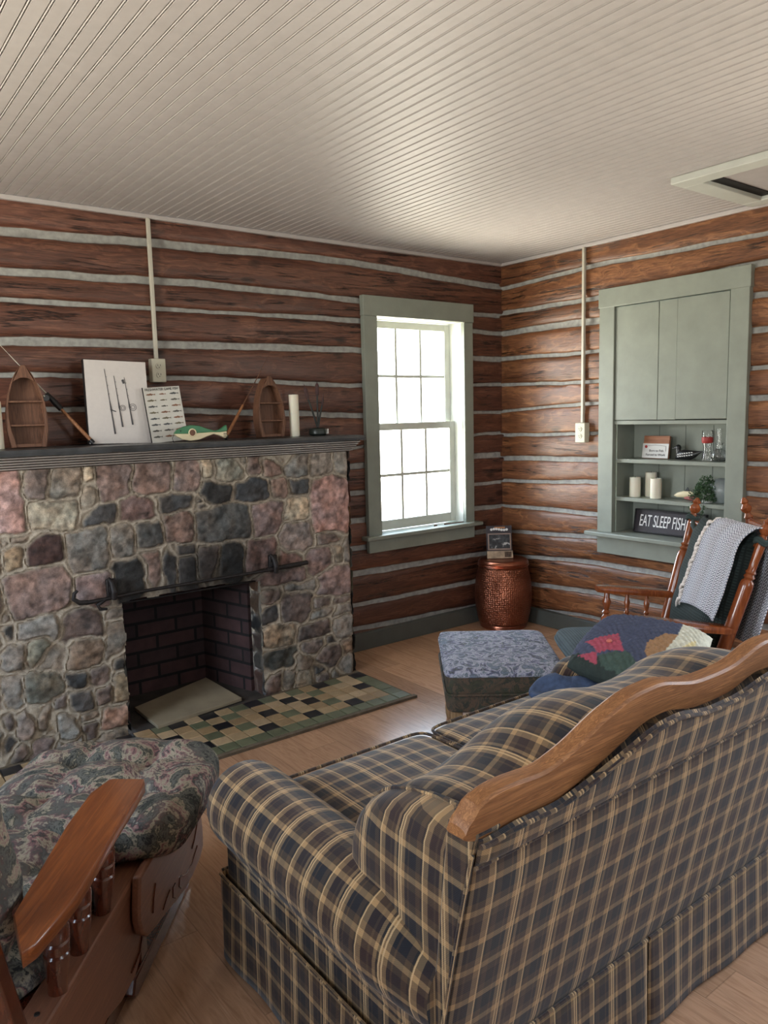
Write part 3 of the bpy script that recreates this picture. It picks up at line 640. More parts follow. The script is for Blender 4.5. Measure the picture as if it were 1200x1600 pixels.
# returns: right outer side and jamb stones inside the opening
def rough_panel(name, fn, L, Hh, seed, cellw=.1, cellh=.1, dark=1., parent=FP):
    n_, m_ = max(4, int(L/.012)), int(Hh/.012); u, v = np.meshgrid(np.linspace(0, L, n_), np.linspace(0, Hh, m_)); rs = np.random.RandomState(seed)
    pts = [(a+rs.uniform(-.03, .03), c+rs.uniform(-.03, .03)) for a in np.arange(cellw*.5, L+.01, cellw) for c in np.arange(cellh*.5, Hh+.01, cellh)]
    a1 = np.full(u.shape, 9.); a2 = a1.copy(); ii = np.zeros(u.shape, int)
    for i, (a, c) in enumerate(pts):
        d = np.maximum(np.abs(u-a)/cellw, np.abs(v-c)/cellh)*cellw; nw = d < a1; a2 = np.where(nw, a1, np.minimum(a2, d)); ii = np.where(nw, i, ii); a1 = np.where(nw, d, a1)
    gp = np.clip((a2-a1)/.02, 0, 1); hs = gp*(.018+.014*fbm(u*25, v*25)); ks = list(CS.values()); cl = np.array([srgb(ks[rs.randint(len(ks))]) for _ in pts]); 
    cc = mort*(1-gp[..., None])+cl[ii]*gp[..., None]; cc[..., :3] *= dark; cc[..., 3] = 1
    P = np.array([[fn(u[i, j], v[i, j], hs[i, j]) for j in range(u.shape[1])] for i in range(u.shape[0])])
    mb = MB(); mb.surf(P); mb.build(name, M['stone'], parent, world=True, smooth=60, cols=cc.reshape(-1, 4))
rough_panel('side_return', lambda u, v, h_: (FX1-.012+h_, YF+u, v), .322, FT, 3, .14, .12)
rough_panel('side_return', lambda u, v, h_: (FX0-h_, YF+u, v), .322, FT, 13, .14, .12)
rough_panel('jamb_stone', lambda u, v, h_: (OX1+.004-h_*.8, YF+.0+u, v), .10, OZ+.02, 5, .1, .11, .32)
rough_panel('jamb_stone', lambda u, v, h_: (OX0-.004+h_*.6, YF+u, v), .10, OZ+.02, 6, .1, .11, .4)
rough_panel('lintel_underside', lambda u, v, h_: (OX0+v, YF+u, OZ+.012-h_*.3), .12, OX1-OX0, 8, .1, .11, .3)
b = MB(); b.b2(FX0+.02, FX1-.02, YF+.03, -.0, OZ+.03, FT-.005); b.b2(FX0+.02, OX0-.02, YF+.03, -.0, .005, OZ+.03); b.b2(OX1+.02, FX1-.02, YF+.03, -.0, .005, OZ+.03); b.build('masonry_core', M['soot'], FP, world=True, smooth=0)
# firebox brick walls with splayed sides
def brick_wall(p, q, z0, z1, nm):
    L = math.dist(p, q); mb = MB(); mb.surf([[(p[0], p[1], z0), (p[0], p[1], z1)], [(q[0], q[1], z0), (q[0], q[1], z1)]], uv=[[(0, z0), (0, z1)], [(L, z0), (L, z1)]])
    return mb.build(nm, M['brick'], FP, world=True, smooth=0, solid=.02)
brick_wall((-2.72, .13), (-2.235, .13), 0, .8, 'firebox_back'); brick_wall((-2.235, .13), (-2.135, -.235), 0, .8, 'firebox_side'); brick_wall((-2.80, -.235), (-2.72, .13), 0, .8, 'firebox_side')
b = MB(); b.b2(-2.86, -2.07, -.24, .16, .78, .80); b.build('firebox_top', M['soot'], FP, world=True)
b = MB(); b.b2(-2.84, -2.10, -.375, .14, .001, .008); b.build('firebox_floor', M['soot'], FP, world=True)
b = MB(); b.prism([(-2.722, -.10), (-2.262, .075), (-2.253, -.338), (-2.719, -.403)], .012, .030, lambda a, c, d: (a, c, d)); b.build('floor_slab', M['slabtile'], FP, world=True, bevel=.002)
b = MB(); b.tube([(OX0-.0, YF+.03, OZ-.016), (OX1, YF+.03, OZ-.016)], .005); b.build('lintel_bar', M['iron'], FP, world=True)
# hearth tiles
HT = thing('tile_hearth', 'low hearth of tan, green and black square tiles in front of fireplace', 'hearth', (-2.5, -.6, 0))
tp, tq = .0805, .0772; hx, hy = -1.540, -.372; ncol = 24
b = MB(); b.b2(hx-ncol*tp-.01, hx+.012, hy-6*tq-.012, YF+.005, .0006, .006); b.build('grout_bed', M['grout'], HT, world=True)
blk = {(0, 0), (1, 2), (3, 0), (3, 4), (5, 2), (6, 1), (6, 4), (8, 2), (9, 4), (8, 0), (11, 2), (11, 0), (14, 2), (13, 4), (13, 0), (16, 0), (16, 3), (18, 1), (19, 4), (21, 2), (22, 0)}
grn = {(2, 0), (4, 1), (5, 0), (4, 3), (7, 3), (7, 0), (9, 0), (10, 1), (10, 3), (12, 1), (12, 3), (14, 0), (17, 1), (15, 3), (18, 3), (20, 1)}
mb = MB(); cc = []; rs = np.random.RandomState(2)
for i in range(ncol):
    for j in range(6):
        c = (34, 34, 38) if (i, j) in blk else ((108, 112, 88) if (i, j) in grn or j == 5 or i == 0 else [(174, 150, 116), (164, 138, 104), (184, 160, 128)][rs.randint(3)])
        k = rs.uniform(.85, 1.1); col = [min(1, q*k) for q in srgb(c)[:3]]+[1]
        xc, yc = hx-(i+.5)*tp, hy-(j+.5)*tq; dz = rs.uniform(-.001, .001); s_ = .0375
        a = [(xc-s_, yc-s_, .004), (xc+s_, yc-s_, .004), (xc+s_, yc+s_, .004), (xc-s_, yc+s_, .004)]
        t_ = [(xc+(q[0]-xc)*.95, yc+(q[1]-yc)*.95, .0125+dz) for q in a]; a2 = [(q[0], q[1], .011+dz) for q in a]
        mb.add(a+a2+t_, [(0, 1, 5, 4), (1, 2, 6, 5), (2, 3, 7, 6), (3, 0, 4, 7), (4, 5, 9, 8), (5, 6, 10, 9), (6, 7, 11, 10), (7, 4, 8, 11), (8, 9, 10, 11)]); cc += [col]*12
mb.build('tiles', M['tile'], HT, world=True, smooth=0, cols=cc)
b = MB(); b.b2(hx-ncol*tp-.01, hx+.012, hy-6*tq-.030, hy-6*tq-.006, .0006, .0135); b.build('edge_strip', M['grout'], HT, world=True)
# mantel
MT = thing('mantel_shelf', 'dark slate mantel shelf over reeded grey moulding on the stone fireplace', 'mantel', (-2.47, -.22, FT))
n_ = 120; xs_ = np.linspace(-3.5, -1.512, n_); P = []
for x_ in xs_:
    w_ = .006*float(fbm(x_*12, 3.3)); P.append([(x_, -.452+w_, 1.314+.004*float(fbm(x_*20, 9.))), (x_, -.456+w_, 1.328), (x_, -.448+w_, 1.340), (x_, -.03, 1.340), (x_, -.03, 1.314)])
mb = MB(); mb.surf(P, cv=True, caps=True); mb.build('slate_top', M['slate'], MT, world=True)
pr = [(YF+.002, 1.252)]
for k in range(5): y_ = YF-.010-k*.0185; z_ = 1.256+k*.0116; pr += [(y_, z_), (y_-.013, z_), (y_-.018, z_+.0025), (y_-.018, z_+.006), (y_-.013, z_+.0085), (y_-.003, z_+.0088)]
pr += [(-.437, 1.314), (YF+.002, 1.314)]
mb = MB(); mb.surf([[(x_, a, c) for a, c in pr] for x_ in (-3.46, -1.528)], cv=True, caps=True); mb.build('reeded_moulding', M['crown'], MT, world=True, smooth=30)
# iron crane bar on two brackets
CR = thing('iron_bar', 'black wrought iron bar with curled hooks above the firebox opening', 'fireplace iron', (-2.45, YF-.03, .68))
yb = YF-.055
b = MB(); b.tube([(-2.995, yb, .660), (-2.9, yb, .664), (-2.75, yb, .672), (-2.05, yb, .676), (-1.90, yb, .676)], [.009, .009, .008, .0075, .008])
b.build('bar', M['iron'], CR, world=True)
b = MB(); b.tube([(-2.985, yb, .662), (-3.02, yb, .665), (-3.045, yb, .685), (-3.04, yb, .71), (-3.025, yb, .72)], [.010, .011, .010, .008, .006])
b.tube([(-2.915, yb, .660), (-2.945, yb, .642), (-2.935, yb, .622), (-2.905, yb, .618)], [.009, .010, .008, .006]); b.build('hook', M['iron'], CR, world=True)
b = MB(); b.tube([(-2.10, yb, .678), (-2.05, yb, .680), (-1.86, yb, .684)], [.011, .012, .012]); b.build('bar_end', M['iron'], CR, world=True)
for bx in (-2.875, -2.055):
    b = MB(); b.box((bx, yb+.018, .705), (.045, .022, .085)); b.tube([(bx, yb-.012, .66), (bx, yb-.02, .69), (bx, yb, .73), (bx-.01, yb+.02, .75)], [.012, .014, .014, .008])
    b.box((bx, yb+.03, .700), (.03, .05, .03)); b.build('bracket', M['iron'], CR, world=True, bevel=.004)

# conduits with outlets
def outlet(label, fn, x, ztop, zc, wd_, ht_):
    c = fn(x, 0); T = thing('wall_outlet', label, 'outlet', (c[0], c[1], zc))
    def bb(nm, a0, a1, d0, d1, Z0, Z1, m, bv=.002, par=T):
        p, q = fn(x+a0, d0), fn(x+a1, d1); b = MB(); b.b2(min(p[0], q[0]), max(p[0], q[0]), min(p[1], q[1]), max(p[1], q[1]), Z0, Z1); return b.build(nm, m, par, world=True, bevel=bv)
    bb('raceway', -.009, .009, .02, .040, zc+ht_/2, ztop, M['conduit'], .003)
    bb('outlet_box', -wd_/2, wd_/2, .01, .058, zc-ht_/2, zc+ht_/2, M['ivory'], .004)
    for s_ in (-1, 1):
        b = MB(); p = fn(x, .0605); q = fn(x, .0615); ax = (q[0]-p[0], q[1]-p[1], 0)
        b.lathe((p[0], p[1], zc+s_*.022), [(.0, -.004), (.0155, -.004), (.0155, .0), (.0145, .001), (.0, .001)], 20, ax); r_ = b.build('receptacle', M['ivory'], T, world=True)
        b = MB()
        for dx_ in (-.006, .006): p, q = fn(x+dx_-.0012, .0605), fn(x+dx_+.0012, .0623); b.b2(min(p[0], q[0]), max(p[0], q[0]), min(p[1], q[1]), max(p[1], q[1]), zc+s_*.022-.001, zc+s_*.022+.007)
        p, q = fn(x-.0022, .0605), fn(x+.0022, .0623); b.b2(min(p[0], q[0]), max(p[0], q[0]), min(p[1], q[1]), max(p[1], q[1]), zc+s_*.022-.009, zc+s_*.022-.005)
        o = b.build('slots', M['dark'], T, world=True, smooth=0)
outlet('ivory outlet box with vertical raceway on left wall above the mantel', lambda a, d: (a, -d), -2.474, H-.02, 1.690, .072, .115)
outlet('white outlet box with vertical raceway between window and cupboard', lambda a, d: (-d, a), -.720, H-.02, 1.303, .075, .122)

# ================================================================ SOFA
SOF = thing('plaid_sofa', 'plaid two-seat sofa with carved oak crest rail, back to the viewer', 'sofa', (-2.42, -2.41, 0))
PL = M['plaid']; SX0, SX1 = -3.13, -1.70; SC = -2.415
def back_y(z): return -2.838-(.115)*np.clip((z-.22)/.56, 0, 1.2)**1.2
_cl = [(-3.150, .788), (-3.141, .812), (-3.115, .829), (-3.062, .838), (-2.955, .831), (-2.878, .850), (-2.795, .883), (-2.707, .906), (-2.612, .909), (-2.54, .892), (-2.49, .882), (-2.415, .880)]
_bl = [(-3.150, .772), (-3.123, .757), (-3.042, .767), (-2.932, .763), (-2.836, .786), (-2.732, .818), (-2.669, .839), (-2.589, .843), (-2.49, .822), (-2.415, .820)]
def sym(l): return l+[(2*SC-a, c) for a, c in l[::-1][1:]]
CT, CB = sym(_cl), sym(_bl)
ctx, ctz = zip(*CT); cbx, cbz = zip(*CB)
def smooth_interp(x, xs, zs):
    x = np.asarray(x, float); return (np.interp(x-.02, xs, zs)+np.interp(x, xs, zs)+np.interp(x+.02, xs, zs))/3
ctop = lambda x: smooth_interp(x, ctx, ctz); cbot = lambda x: smooth_interp(x, cbx, cbz)
# crest rail
n_ = 140; xs_ = np.concatenate([[-3.150, -3.148, -3.142, -3.132], np.linspace(-3.12, 2*SC+3.12, n_), [2*SC+3.132, 2*SC+3.142, 2*SC+3.148, 2*SC+3.150]]); rows = []
e_ = lambda x: np.sqrt(np.clip(1-np.clip((.04-(x+3.15))/.04, 0, 1)**2, 0, 1))*np.sqrt(np.clip(1-np.clip((.04-(2*SC+3.15-x))/.04, 0, 1)**2, 0, 1))
for x_ in xs_:
    zt, zb = float(ctop(x_)), float(cbot(x_)); zm_ = (zt+zb)/2; k = .5+.5*float(e_(x_)); zt = zm_+(zt-zm_)*k; zb = zm_+(zb-zm_)*k
    y0_, y1_ = -2.950, -2.912; r_ = .006
    rows.append([(x_, y0_+.002, zb), (x_, y0_, zb+r_), (x_, y0_-.004, zt-r_), (x_, y0_+.001, zt-.001), (x_, y0_+.010, zt+.002), (x_, y1_-.008, zt+.002), (x_, y1_, zt-.004), (x_, y1_+.004, zb), (x_, y1_, zb-.002)])
mb = MB(); mb.surf(rows, cv=True, caps=True); mb.build('crest_rail', M['oak'], SOF, world=True, smooth=22)
# outer back panel, upper shaped strip, pipings
def bgrid(name, x0, x1, zb, zt, off, nx=90, nzz=16, puff=.012, uo=0):
    xs_ = np.linspace(x0, x1, nx); P = []; U = []
    for x_ in xs_:
        b0, t0 = zb(x_), zt(x_); r_ = []; u_ = []
        for j in range(nzz):
            s_ = j/(nzz-1); z_ = b0+(t0-b0)*s_; pf = puff*(1-abs(2*s_-1)**6)*(1-abs(2*(x_-x0)/(x1-x0)-1)**30)
            r_.append((x_, float(back_y(z_))-off-pf, z_)); u_.append((x_+uo, z_))
        P.append(r_); U.append(u_)
    mb = MB(); mb.surf(P, uv=U); return mb.build(name, PL, SOF, world=True, smooth=70)
bgrid('outer_back', SX0, 2*SC-SX0, lambda x: .225, lambda x: .715-.012*0, .002)
bgrid('back_border', SX0+.01, 2*SC-SX0-.01, lambda x: .712, lambda x: float(cbot(x))+.006, .004, puff=.014, uo=.03)
def piping(name, pts, r=.0045, par=SOF, m=PL):
    n = 8; mb = MB(); mb.tube(pts, r, n); o = mb.build(name, m, par, world=True, boxuv=True); return o
xs_ = np.linspace(SX0+.005, 2*SC-SX0-.005, 90)
piping('welt', [(x_, float(back_y(cbot(x_)))-.014, float(cbot(x_))-.003) for x_ in xs_])
piping('welt', [(x_, float(back_y(.714))-.010, .714) for x_ in xs_], .0035)
for x_ in (SX0, 2*SC-SX0): piping('welt', [(x_, float(back_y(z_))-.004, z_) for z_ in np.linspace(.23, .74, 20)], .004)
# inner back roll: profile swept across, following the crest
def hroll(x): return float(ctop(x))-.083+.012*math.sin((x+3.05)/1.27*PI)
XC0, XC1 = -3.045, 2*SC+3.045
def rollprof(x):
    h_ = hroll(x)
    return [(-2.56, .40), (-2.530, .455), (-2.518, .52), (-2.530, .585), (-2.565, .645+.4*(h_-.76)), (-2.615, h_-.055), (-2.68, h_-.015), (-2.75, h_+.004), (-2.83, h_+.008), (-2.90, h_-.004), (-2.925, h_-.05)]
rows = []; U = []
for x_ in np.linspace(XC0, XC1, 70):
    pr = rollprof(x_); dn = []; uu = []; L = 0
    for i in range(len(pr)-1):
        for s_ in (0, .33, .67):
            dn.append((pr[i][0]*(1-s_)+pr[i+1][0]*s_, pr[i][1]*(1-s_)+pr[i+1][1]*s_))
    dn.append(pr[-1]); dn = np.array(dn)
    for _ in range(3): dn[1:-1] = (dn[:-2]+2*dn[1:-1]+dn[2:])/4
    e = min((x_-XC0)/.05, (XC1-x_)/.05, 1.); sh_ = .012*(1-math.sqrt(max(0, 1-(1-e)**2)))
    r_ = []; u_ = []
    for k_, (y_, z_) in enumerate(dn):
        if k_: L += math.dist(dn[k_], dn[k_-1])
        cyc, czc = -2.72, .56; d_ = math.hypot(y_-cyc, z_-czc); r_.append((x_, cyc+(y_-cyc)*(1-sh_/d_), czc+(z_-czc)*(1-sh_/d_))); u_.append((x_, L+.03))
    rows.append(r_); U.append(u_)
mb = MB(); mb.surf(rows, uv=U); mb.build('back_roll', PL, SOF, world=True, smooth=70)
# end caps of the back roll (rounded, with welt)
for side, xc in ((-1, XC0), (1, XC1)):
    cap = [(-2.56, .44), (-2.535, .50), (-2.528, .56), (-2.545, .625), (-2.585, .68), (-2.64, .712), (-2.71, .732), (-2.78, .745), (-2.86, .752), (-2.92, .758), (-2.925, .70), (-2.900, .60), (-2.878, .50), (-2.858, .40), (-2.83, .27), (-2.72, .28), (-2.62, .33)]
    cap = np.array(cap); 
    big = []
    for i in range(len(cap)):
        a, c = cap[i], cap[(i+1) % len(cap)]; big += [a, (a+c)/2]
    big = np.array(big)
    for _ in range(2): big = (np.roll(big, 1, 0)+2*big+np.roll(big, -1, 0))/4
    cen = np.array([-2.85, .56]); rings = []; U = []
    for s_, o_ in ((1., -.02), (1.0, .0), (.985, .022), (.955, .044), (.89, .062), (.75, .074), (.4, .080), (.05, .082), (.001, .082)):
        q = cen+(big-cen)*s_; rings.append([(xc+side*o_, y_, z_) for y_, z_ in q]); U.append([(y_, z_) for y_, z_ in q])
    mb = MB(); mb.surf(rings, cv=True, uv=U); mb.build('roll_end_cap', PL, SOF, world=True, smooth=70)
    piping('welt', [(xc+side*.003, cen[0]+(y_-cen[0])*1.005, cen[1]+(z_-cen[1])*1.005) for y_, z_ in big[2:24]], .0055)
    d0, d1 = sorted((xc+side*.02, xc+side*.084)); mb = MB(); mb.prism([(-2.838, .22)]+[(float(back_y(z_)), z_) for z_ in np.linspace(.3, .778, 9)]+[(-2.885, .778), (-2.85, .5), (-2.80, .22)], d0, d1, lambda a, c, d: (d, a, c)); mb.build('back_side_edge', PL, SOF, world=True, boxuv=True, bevel=.006)
# rolled arms
def arm(side):
    X = lambda d: (SX0+d) if side < 0 else (2*SC-SX0-d)
    pr = [(.010, .20), (.008, .30), (.0, .335)]; cx_, cz_, R_ = .052, .443, .112
    for k_ in range(19):
        a = math.radians(222-k_*12.5); pr.append((cx_+R_*math.cos(a), cz_+R_*math.sin(a)))
    pr += [(.155, .36), (.155, .24)]
    rows = []; U = []
    for y_ in list(np.linspace(-2.850, -2.06, 30))+[-2.035, -2.015, -2.002, -1.998]:
        t_ = max(0, (y_+2.06)/.062); s_ = math.sqrt(max(0, 1-t_*t_))*.22+.78 if t_ > 0 else 1.
        bk = max(0, (-2.70-y_)/.15); L = 0; r_ = []; u_ = []
        for i, (d_, z_) in enumerate(pr):
            if i: L += math.dist(pr[i], pr[i-1])
            dd, zz = d_, z_
            if z_ > .32 and 2 <= i <= 21: dd = cx_+(d_-cx_)*s_*(1-.35*bk); zz = cz_+(z_-cz_)*s_*(1-.25*bk)-.03*bk
            r_.append((X(dd), y_, zz)); u_.append((y_, L+.05))
        rows.append(r_); U.append(u_)
    mb = MB(); mb.surf(rows, uv=U); mb.add(rows[-1], [tuple(range(len(pr)))], [(q[0], q[2]) for q in rows[-1]]); mb.add(rows[0], [tuple(range(len(pr)))], [(q[0], q[2]) for q in rows[0]])
    a_ = mb.build('arm', PL, SOF, world=True, smooth=60)
    c_ = [(X(cx_+R_*.99*math.cos(math.radians(222-k_*12.5))), -2.055, cz_+R_*.99*math.sin(math.radians(222-k_*12.5))) for k_ in range(19)]
    piping('arm_welt', c_, .004, a_)
    mb = MB(); d0, d1 = sorted((X(.008), X(.15))); mb.b2(d0, d1, -2.85, -1.985, .12, .33); mb.build('arm_base', PL, SOF, world=True, boxuv=True, bevel=.01)
    d0, d1 = sorted((X(.012), X(.14))); mb = MB(); mb.b2(d0, d1, -2.845, -2.62, .30, .50); mb.build('arm_rear_fill', PL, SOF, world=True, boxuv=True, bevel=.02)
arm(-1); arm(1)
# seat cushions, front rail, deck
def cushion_plain(name, x0, x1, y0, y1, z0, z1, par, mat, crown=.02, e=.16):
    cx_, cy_, cz_ = (x0+x1)/2, (y0+y1)/2, (z0+z1)/2; hx_, hy_, hz_ = (x1-x0)/2, (y1-y0)/2, (z1-z0)/2
    def f(x, y, z, p):
        k = (1-min(1, abs(x))**3)*(1-min(1, abs(y))**3); return (p[0], p[1], p[2]+crown*k*(1 if z > 0 else -.2))
    P = superell((cx_, cy_, cz_), (hx_, hy_, hz_), e, 56, 26, f, .28)
    mb = MB(); mb.surf(P, cv=True); return mb.build(name, mat, par, world=True, smooth=70, boxuv=True)
xm = SC
for x0_, x1_ in ((-2.983, xm-.002), (xm+.002, 2*SC+2.983)):
    c_ = cushion_plain('seat_cushion', x0_, x1_, -2.56, -1.975, .285, .445, SOF, PL, .018)
    w_ = .013; pts = []
    for a_ in range(40):
        t_ = 2*PI*a_/40; k = lambda v: math.copysign(abs(v)**.16, v)
        pts.append(((x0_+x1_)/2+(x1_-x0_)/2*k(math.cos(t_))*.985, -2.2675+.2925*k(math.sin(t_))*.985, .437))
    mb = MB(); mb.tube(pts, .005, 8, True); mb.build('cushion_welt', PL, c_, world=False, boxuv=True)
    # parented to the cushion mesh; move into its space
for o in list(C.objects):
    if o.name.startswith('cushion_welt'): o.data.transform(SOF.matrix_basis.inverted())
b = MB(); b.b2(-2.99, 2*SC+2.99, -2.80, -2.0, .10, .285); b.build('seat_base', PL, SOF, world=True, boxuv=True, bevel=.015)
# skirt panels with slight flare and corner / centre pleats
def skirt(p, q, nm, off, folds):
    L = math.dist(p, q); n = int(L/.012); dx_, dy_ = (q[0]-p[0])/L, (q[1]-p[1])/L; nx_, ny_ = dy_, -dx_
    rows = []; U = []
    for i in range(n+1):
        s_ = L*i/n; r_ = []; u_ = []
        for j in range(9):
            t_ = j/8; z_ = .238-.226*t_
            wv = off*(.6+.5*t_)+.004*t_*math.sin(s_*9+folds)+.003*t_*math.sin(s_*23)
            ee = min(s_, L-s_); wv -= .010*math.exp(-ee/.012)*t_
            r_.append((p[0]+dx_*s_+nx_*wv, p[1]+dy_*s_+ny_*wv, z_)); u_.append(((p[0]+dx_*s_) if abs(dx_) > .5 else (p[1]+dy_*s_), z_))
        rows.append(r_); U.append(u_)
    mb = MB(); mb.surf(rows, uv=U); o = mb.build(nm, PL, SOF, world=True, smooth=70, solid=.005)
    piping('welt', [(p[0]+dx_*s_+nx_*(off*.55+.004), p[1]+dy_*s_+ny_*(off*.55+.004), .240) for s_ in np.linspace(0, L, 24)], .0045)
xr = 2*SC-SX0
skirt((SX0-.002, -2.838), (-2.492, -2.838), 'skirt_panel', .018, 1); skirt((-2.484, -2.838), (xr, -2.838), 'skirt_panel', .018, 3)
skirt((SX0-.0, -1.985), (SX0-.0, -2.838), 'skirt_panel', .014, 2); skirt((xr, -2.838), (xr, -1.985), 'skirt_panel', .014, 4)
skirt((SC-.004, -1.985), (SX0, -1.985), 'skirt_panel', .014, 5); skirt((xr, -1.985), (SC+.004, -1.985), 'skirt_panel', .014, 6)
b = MB(); b.b2(-2.52, -2.455, -2.838, -2.825, .02, .235); b.build('pleat_insert', PL, SOF, world=True, boxuv=True)
for x_ in (SX0+.06, xr-.06):
    for y_ in (-2.78, -2.05): b = MB(); b.lathe((x_, y_, 0), [(.022, 0), (.028, .12)], 12); b.build('leg', M['gldark'], SOF, world=True)

# quilted patchwork pillow against the right arm
def quilt_pillow():
    T = thing('patchwork_pillow', 'quilted patchwork pillow with pink fish shapes leaning on the plaid sofa', 'pillow', (-1.86, -2.30, .47))
    # local plane: u to the right end, v up the slope
    n = 110; W_, H_ = .50, .46
    # corners on the ground plan: front-left, front-right(up), back-right, back-left
    A = Vector((-1.877, -2.087, .545)); B = Vector((-1.482, -1.986, .635)); Cc = Vector((-1.419, -2.415, .635)); D = Vector((-1.864, -2.511, .555))
    navy, grn, pink, tan, cream, dkg, yel = (70, 76, 98), (66, 84, 76), (166, 74, 92), (158, 122, 88), (206, 204, 186), (44, 54, 50), (214, 200, 152)
    polys = [([(.10, .30), (.34, .24), (.42, .42), (.52, .24), (.40, .62), (.30, .55)], pink)]
    # patches digitised in pillow coordinates (u along the near edge, v towards the far edge)
    def inside(poly, x, y):
        c = False; j = len(poly)-1
        for i in range(len(poly)):
            if (poly[i][1] > y) != (poly[j][1] > y) and x < (poly[j][0]-poly[i][0])*(y-poly[i][1])/(poly[j][1]-poly[i][1])+poly[i][0]: c = not c
            j = i
        return c
    pts = T['_p'] if '_p' in T else None
    PA = [([(-.1, -.1), (1.1, -.1), (1.1, 1.1), (-.1, 1.1)], navy)]+QP(navy, grn, pink, tan, cream, dkg, yel)
    V_ = []; cc = []
    nrm = (B-A).cross(D-A).normalized()
    nrm = -nrm if nrm.z < 0 else nrm
    rs = np.random.RandomState(3)
    for side in (1, -1):
        for i in range(n):
            for j in range(n):
                u, v = i/(n-1), j/(n-1)
                a, c = 2*u-1, 2*v-1
                # rounded-corner map
                a2 = a*math.sqrt(1-.16*c*c); c2 = c*math.sqrt(1-.16*a*a); uu, vv = (a2+1)/2, (c2+1)/2
                p = A*(1-uu)*(1-vv)+B*uu*(1-vv)+Cc*uu*vv+D*(1-uu)*vv
                th = .066*((1-a**4)*(1-c**4))**.5+.006*side
                q = .004*math.sin(u*95+2*math.sin(v*20))*math.sin(v*88+1.5*math.sin(u*17)) if side > 0 else 0
                p = p+nrm*side*(th+q*min(1, th*25)); V_.append(tuple(p))
                col = PA[0][1]
                for poly, k in PA:
                    if inside(poly, u, v): col = k
                k = 1+.25*float(vn(u*60, v*60)); cc.append([x*k for x in srgb(col)[:3]]+[1])
    fs = []
    for s_ in (0, 1):
        for i in range(n-1):
            for j in range(n-1):
                o_ = s_*n*n; fs.append((o_+i*n+j, o_+(i+1)*n+j, o_+(i+1)*n+j+1, o_+i*n+j+1))
    per = [(i, 0) for i in range(n-1)]+[(n-1, j) for j in range(n-1)]+[(i, n-1) for i in range(n-1, 0, -1)]+[(0, j) for j in range(n-1, 0, -1)]
    for k in range(len(per)):
        a, c = per[k], per[(k+1) % len(per)]; fs.append((a[0]*n+a[1], c[0]*n+c[1], n*n+c[0]*n+c[1], n*n+a[0]*n+a[1]))
    mb = MB(); mb.add(V_, fs); mb.build('quilted_cover', M['quilt'], T, world=True, smooth=80, cols=cc)
    # button eye of the larger fish
    u, v = EYE; p = A*(1-u)*(1-v)+B*u*(1-v)+Cc*u*v+D*(1-u)*v+nrm*.078
    mb = MB(); mb.lathe(p, [(0, -.004), (.009, -.004), (.010, 0), (.007, .004), (0, .004)], 14, nrm); o = mb.build('button', plain('orange_button', (198, 104, 88), .4), T, world=True)
    return T
def QP(navy, grn, pink, tan, cream, dkg, yel): return QPOLY(dict(navy=navy, grn=grn, pink=pink, tan=tan, cream=cream, dkg=dkg, yel=yel))
EYE = (.31, .35)
def QPOLY(c): return [
    ([(-.1, -.1), (.11, -.1), (.09, 1.1), (-.1, 1.1)], c['dkg']),
    ([(.12, .32), (.20, .42), (.24, .56), (.10, .70), (.02, .62), (.04, .38)], c['grn']),
    ([(.27, .12), (.47, .36), (.24, .51), (.21, .40), (.14, .30), (.21, .24)], c['pink']),
    ([(.08, .11), (.15, .29), (.04, .34)], c['pink']),
    ([(.62, .70), (.68, .81), (.32, .81), (.17, .76), (.30, .67), (.44, .63)], c['tan']),
    ([(.68, .80), (1.1, .74), (1.1, 1.1), (-.1, 1.1), (.04, .73), (.14, .66), (.15, .78), (.32, .80)], c['cream']),
    ([(.5, .88), (.72, .93), (.45, 1.0), (.3, .9)], c['yel'])]
quilt_pillow()
# small dark blue cloth on the seat beside it
T = thing('blue_cloth', 'crumpled dark blue cloth under the patchwork pillow on the sofa seat', 'cloth', (-1.90, -2.13, .46))
def ff(x, y, z, p):
    n_ = .016*float(fbm(p[0]*14+3, p[1]*14+z)); return (p[0]+.01*float(vn(p[1]*20, z*3)), p[1], p[2]+n_*1.4+.014*math.sin(p[0]*38+p[1]*25)*max(0, z))
mb = MB(); mb.surf(superell((-1.915, -2.165, .493), (.115, .13, .028), .6, 48, 24, ff, .7), cv=True); mb.build('cloth_folds', M['denim'], T, world=True, smooth=80)

# ================================================================ FOOTSTOOL (in front of the rocker)
ax_ = math.atan2(.444, .39)
FS = thing('upholstered_footstool', 'floral footstool with bluish skylit top and wooden legs near the tall window', 'footstool', (-1.575, -1.482, 0), math.atan2(-.306, .384))
# local x: along front-right edge (.49), local y: (.59)
def fbox(name, hx_, hy_, z0_, z1_, e, crown, mat):
    def f(x, y, z, p): return (p[0], p[1], p[2]+(crown*(1-x**4)*(1-y**4)+.003*float(vn(p[0]*30, p[1]*30)) if z > 0 else 0))
    mb = MB(); mb.surf(superell((0, 0, (z0_+z1_)/2), (hx_, hy_, (z1_-z0_)/2), .14, 72, 24, f, e), cv=True); return mb.build(name, mat, FS, smooth=70)
hxF, hyF = .243, .292
fbox('lower_band', hxF-.004, hyF-.004, .235, .318, .12, 0, M['otto_side'])
fbox('upper_band', hxF-.004, hyF-.004, .310, .402, .12, 0, M['otto_side'])
fbox('top_pad', hxF, hyF, .378, .418, .35, .012, M['otto_top_skylit'])
k = lambda v: math.copysign(abs(v)**.14, v)
for zz, m_ in ((.392, M['otto_top_skylit']), (.313, M['otto_side'])):
    mb = MB(); mb.tube([(hxF*k(math.cos(t_)), hyF*k(math.sin(t_)), zz) for t_ in np.linspace(0, 2*PI, 72, endpoint=False)], .0055, 8, True); mb.build('welt', m_, FS)
